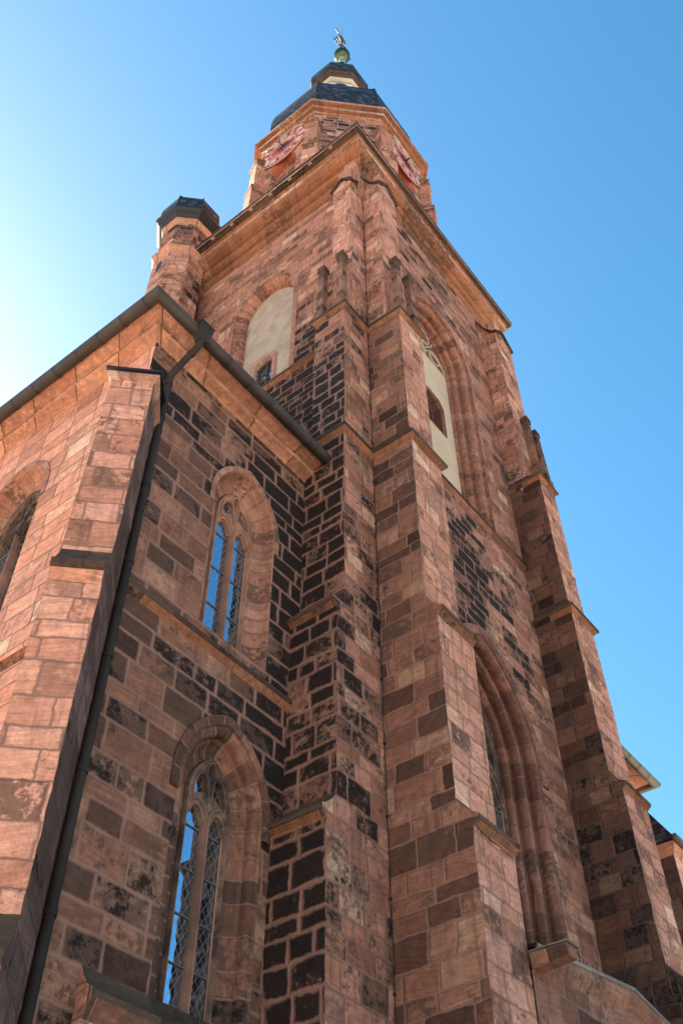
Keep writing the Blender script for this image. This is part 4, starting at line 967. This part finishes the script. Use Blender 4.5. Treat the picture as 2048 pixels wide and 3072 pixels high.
# diagonal corner buttress
n = Vector((-1, -1))/math.sqrt(2); t = Vector((1, -1))/math.sqrt(2)
ptD = lambda o, s, z: (AX+n.x*o+t.x*s, AY+n.y*o+t.y*s, z)
t0, t1 = -.47, .33
D1 = [(.86, 12.0), (1.10, 12.0), (1.12, 12.06), (1.19, 12.2), (1.24, 12.23), (1.24, 12.36), (1.08, 12.52), (.98, 12.66), (.90, 12.8), (.86, 12.92)]
D2 = [(1.10, 6.0), (1.36, 6.0), (1.38, 6.06), (1.45, 6.2), (1.5, 6.24), (1.5, 6.36), (1.34, 6.5), (1.24, 6.64), (1.16, 6.78), (1.10, 6.92)]
m = MB()
ins = -.45
def dstage(a, z0, z1):
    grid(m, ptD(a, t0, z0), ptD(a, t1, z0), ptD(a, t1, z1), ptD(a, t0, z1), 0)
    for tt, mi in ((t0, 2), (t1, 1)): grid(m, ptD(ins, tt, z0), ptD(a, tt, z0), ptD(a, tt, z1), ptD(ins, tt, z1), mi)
dstage(1.36, 0, 6.0); weather(m, ptD, D2, t0, t1, 1, 3, 4); dstage(1.10, 6.0, 12.0); weather(m, ptD, D1, t0, t1, 1, 3, 4); dstage(.86, 12.0, 17.7)
m.face([ptD(ins, t0, 17.7), ptD(.86, t0, 17.7), ptD(.86, t1, 17.7), ptD(ins, t1, 17.7)], 0)
db = m.build('diagonal_buttress', [M['diag_end'], M['diag_shade'], M['aisle_l'], M['ledge'], M['corn']], S, rough=.022)
m = MB()
pathd = [ptD(ins, t0, 0)[:2], ptD(.86, t0, 0)[:2], ptD(.86, t1, 0)[:2], ptD(ins, t1, 0)[:2]]
sweep(m, pathd, [(-.01, 17.60), (.04, 17.63), (.06, 17.68), (.10, 17.70), (.10, 17.76), (-.02, 17.8)]); m.build('cap_cornice', M['fillet'], db)
m = MB(); q = [(1.0, t0-.13), (1.0, t1+.13), (ins, t1+.13), (ins, t0-.13)]; zt = [17.86, 17.86, 18.6, 18.6]
lo = [ptD(a, s, z-.06+(.0 if a > 0 else 0)) for (a, s), z in zip(q, zt)]; hi = [ptD(a, s, z) for (a, s), z in zip(q, zt)]
m.face(hi); m.face(lo[::-1])
for k in range(4): m.face([lo[k], lo[(k+1) % 4], hi[(k+1) % 4], hi[k]])
m.build('cap_slab', M['eave'], db)

# ================================================================== FAR AISLE (right, behind the tower)
Fa = thing('far_aisle', (12.6, 6, 0), 'end of the other church aisle with metal gutter, behind the far right buttress', 'church aisle')
m = MB(); box(m, 9.4, 15.9, AY, 16, 0, AZ, 0, skip='-xb'); m.build('aisle_wall', M['aisle_l'], Fa)
fp = [(9.4, AY), (15.9, AY), (15.9, 16)]
m = MB(); sweep(m, fp, ACP); m.build('eaves_cornice', M['corn'], Fa)
M['gutter2'] = plain('zinc_gutter', (.20, .165, .115), .45, .5, .3, 2.5, .06, .5)
gg = M['gutter']; M['gutter'] = M['gutter2']; gutter(Fa, fp, .70, 20.72, .14); M['gutter'] = gg
m = MB(); m.face([(16.68, .44, 20.85), (16.68, 16, 20.85), (9.2, 16, 28.5), (9.2, 8, 28.5)]); m.face([(9.2, .44, 20.85), (16.68, .44, 20.85), (9.2, 8, 28.5)]); m.build('aisle_roof', M['slate'], Fa)
m = MB(); x0, x1, y0 = 14.95, 17.6, 0.0; box(m, x0, x1, y0, AY, 0, 17.5, [0, 0, 0, 1], skip='+yb'); fb = m.build('corner_buttress', [M['aisle_l'], M['diag_shade']], Fa)
m = MB(); sweep(m, [(x0, AY), (x0, y0), (x1, y0), (x1, AY)], [(-.01, 17.2), (.04, 17.3), (.12, 17.42), (.14, 17.5), (.14, 17.6), (0, 17.65)]); m.build('cap_cornice', M['corn'], fb)
m = MB(); e = .24
A_ = [(x0-e, y0-e), (x1+e, y0-e), (x1+e, AY), (x0-e, AY)]; B_ = [(x0+.75, AY-.05), (x1-.75, AY-.05), (x1-.75, AY), (x0+.75, AY)]
ring(m, A_, 17.62, B_, 20.1); m.face([(p[0], p[1], 17.62) for p in A_[::-1]]); m.build('slate_cap', M['slate'], fb)
m = MB(); box(m, x0-.3, x1+.3, y0-.32, y0-.2, 17.56, 17.7); m.build('gutter', M['gutter2'], fb)

# ================================================================== PORTAL PORCH between the two right-hand buttresses
Pp = thing('portal_porch', (4.6, -1.0, 0), 'low sandstone porch wall with sloping coping between two buttresses', 'porch')
PY = -1.74
top = lambda x: 8.80+(x-1.3)*.135 if x < 5.0 else 8.80+3.7*.135-(x-5.0)*.16
m = MB(); panel(m, FR(PY), [(1.33, 0), (8.07, 0), (8.07, top(8.07)), (5.0, top(5.0)), (1.33, top(1.33))]); m.build('porch_wall', M['tower_r2'] if 'tower_r2' in M else M['butt_brown'], Pp)
def along(m, segs, prof, mats):
    for (xa, xb) in segs:
        for j in range(len(prof)-1):
            (o0, h0), (o1, h1) = prof[j], prof[j+1]
            m.face([(xa, PY-o0, top(xa)+h0), (xb, PY-o0, top(xb)+h0), (xb, PY-o1, top(xb)+h1), (xa, PY-o1, top(xa)+h1)], mats, [(xa, j*.1), (xb, j*.1), (xb, j*.1+.1), (xa, j*.1+.1)])
m = MB(); along(m, [(1.33, 5.0), (5.0, 8.07)], [(0, -.22), (.04, -.16), (.11, -.04), (.13, 0), (.13, .16), (-.5, .25)], 0); m.build('coping', M['coping'], Pp)
m = MB(); along(m, [(1.36, 5.0), (5.0, 8.07)], [(.145, .13), (.15, .17), (.15, .20), (-.3, .27)], 0); m.build('flashing', M['lead'], Pp)
m = MB(); m.face([(1.33, PY+.4, 9.03), (5, PY+.4, 9.53), (5, 0, 9.9), (1.33, 0, 9.4)]); m.face([(5, PY+.4, 9.53), (8.07, PY+.4, 9.05), (8.07, 0, 9.4), (5, 0, 9.9)]); m.build('porch_roof', M['lead'], Pp)
m = MB()
q0 = [(1.36, 8.62), (1.60, 8.62), (1.66, 8.86), (1.30, 8.86)]
q1 = [(1.36, 8.66), (1.60, 8.66), (1.66, 8.84), (1.30, 8.84)]
a = [(x, PY, z) for x, z in q0]; b = [(x, -2.42, z) for x, z in q1]
for k in range(4): m.face([a[k], a[(k+1) % 4], b[(k+1) % 4], b[k]])
m.face(b); sp_ = m.build('water_spout', M['coping'], Pp)
m = MB(); box(m, 1.28, 1.68, -2.46, PY, 8.865, 8.885); m.build('lead_lining', M['lead'], sp_)
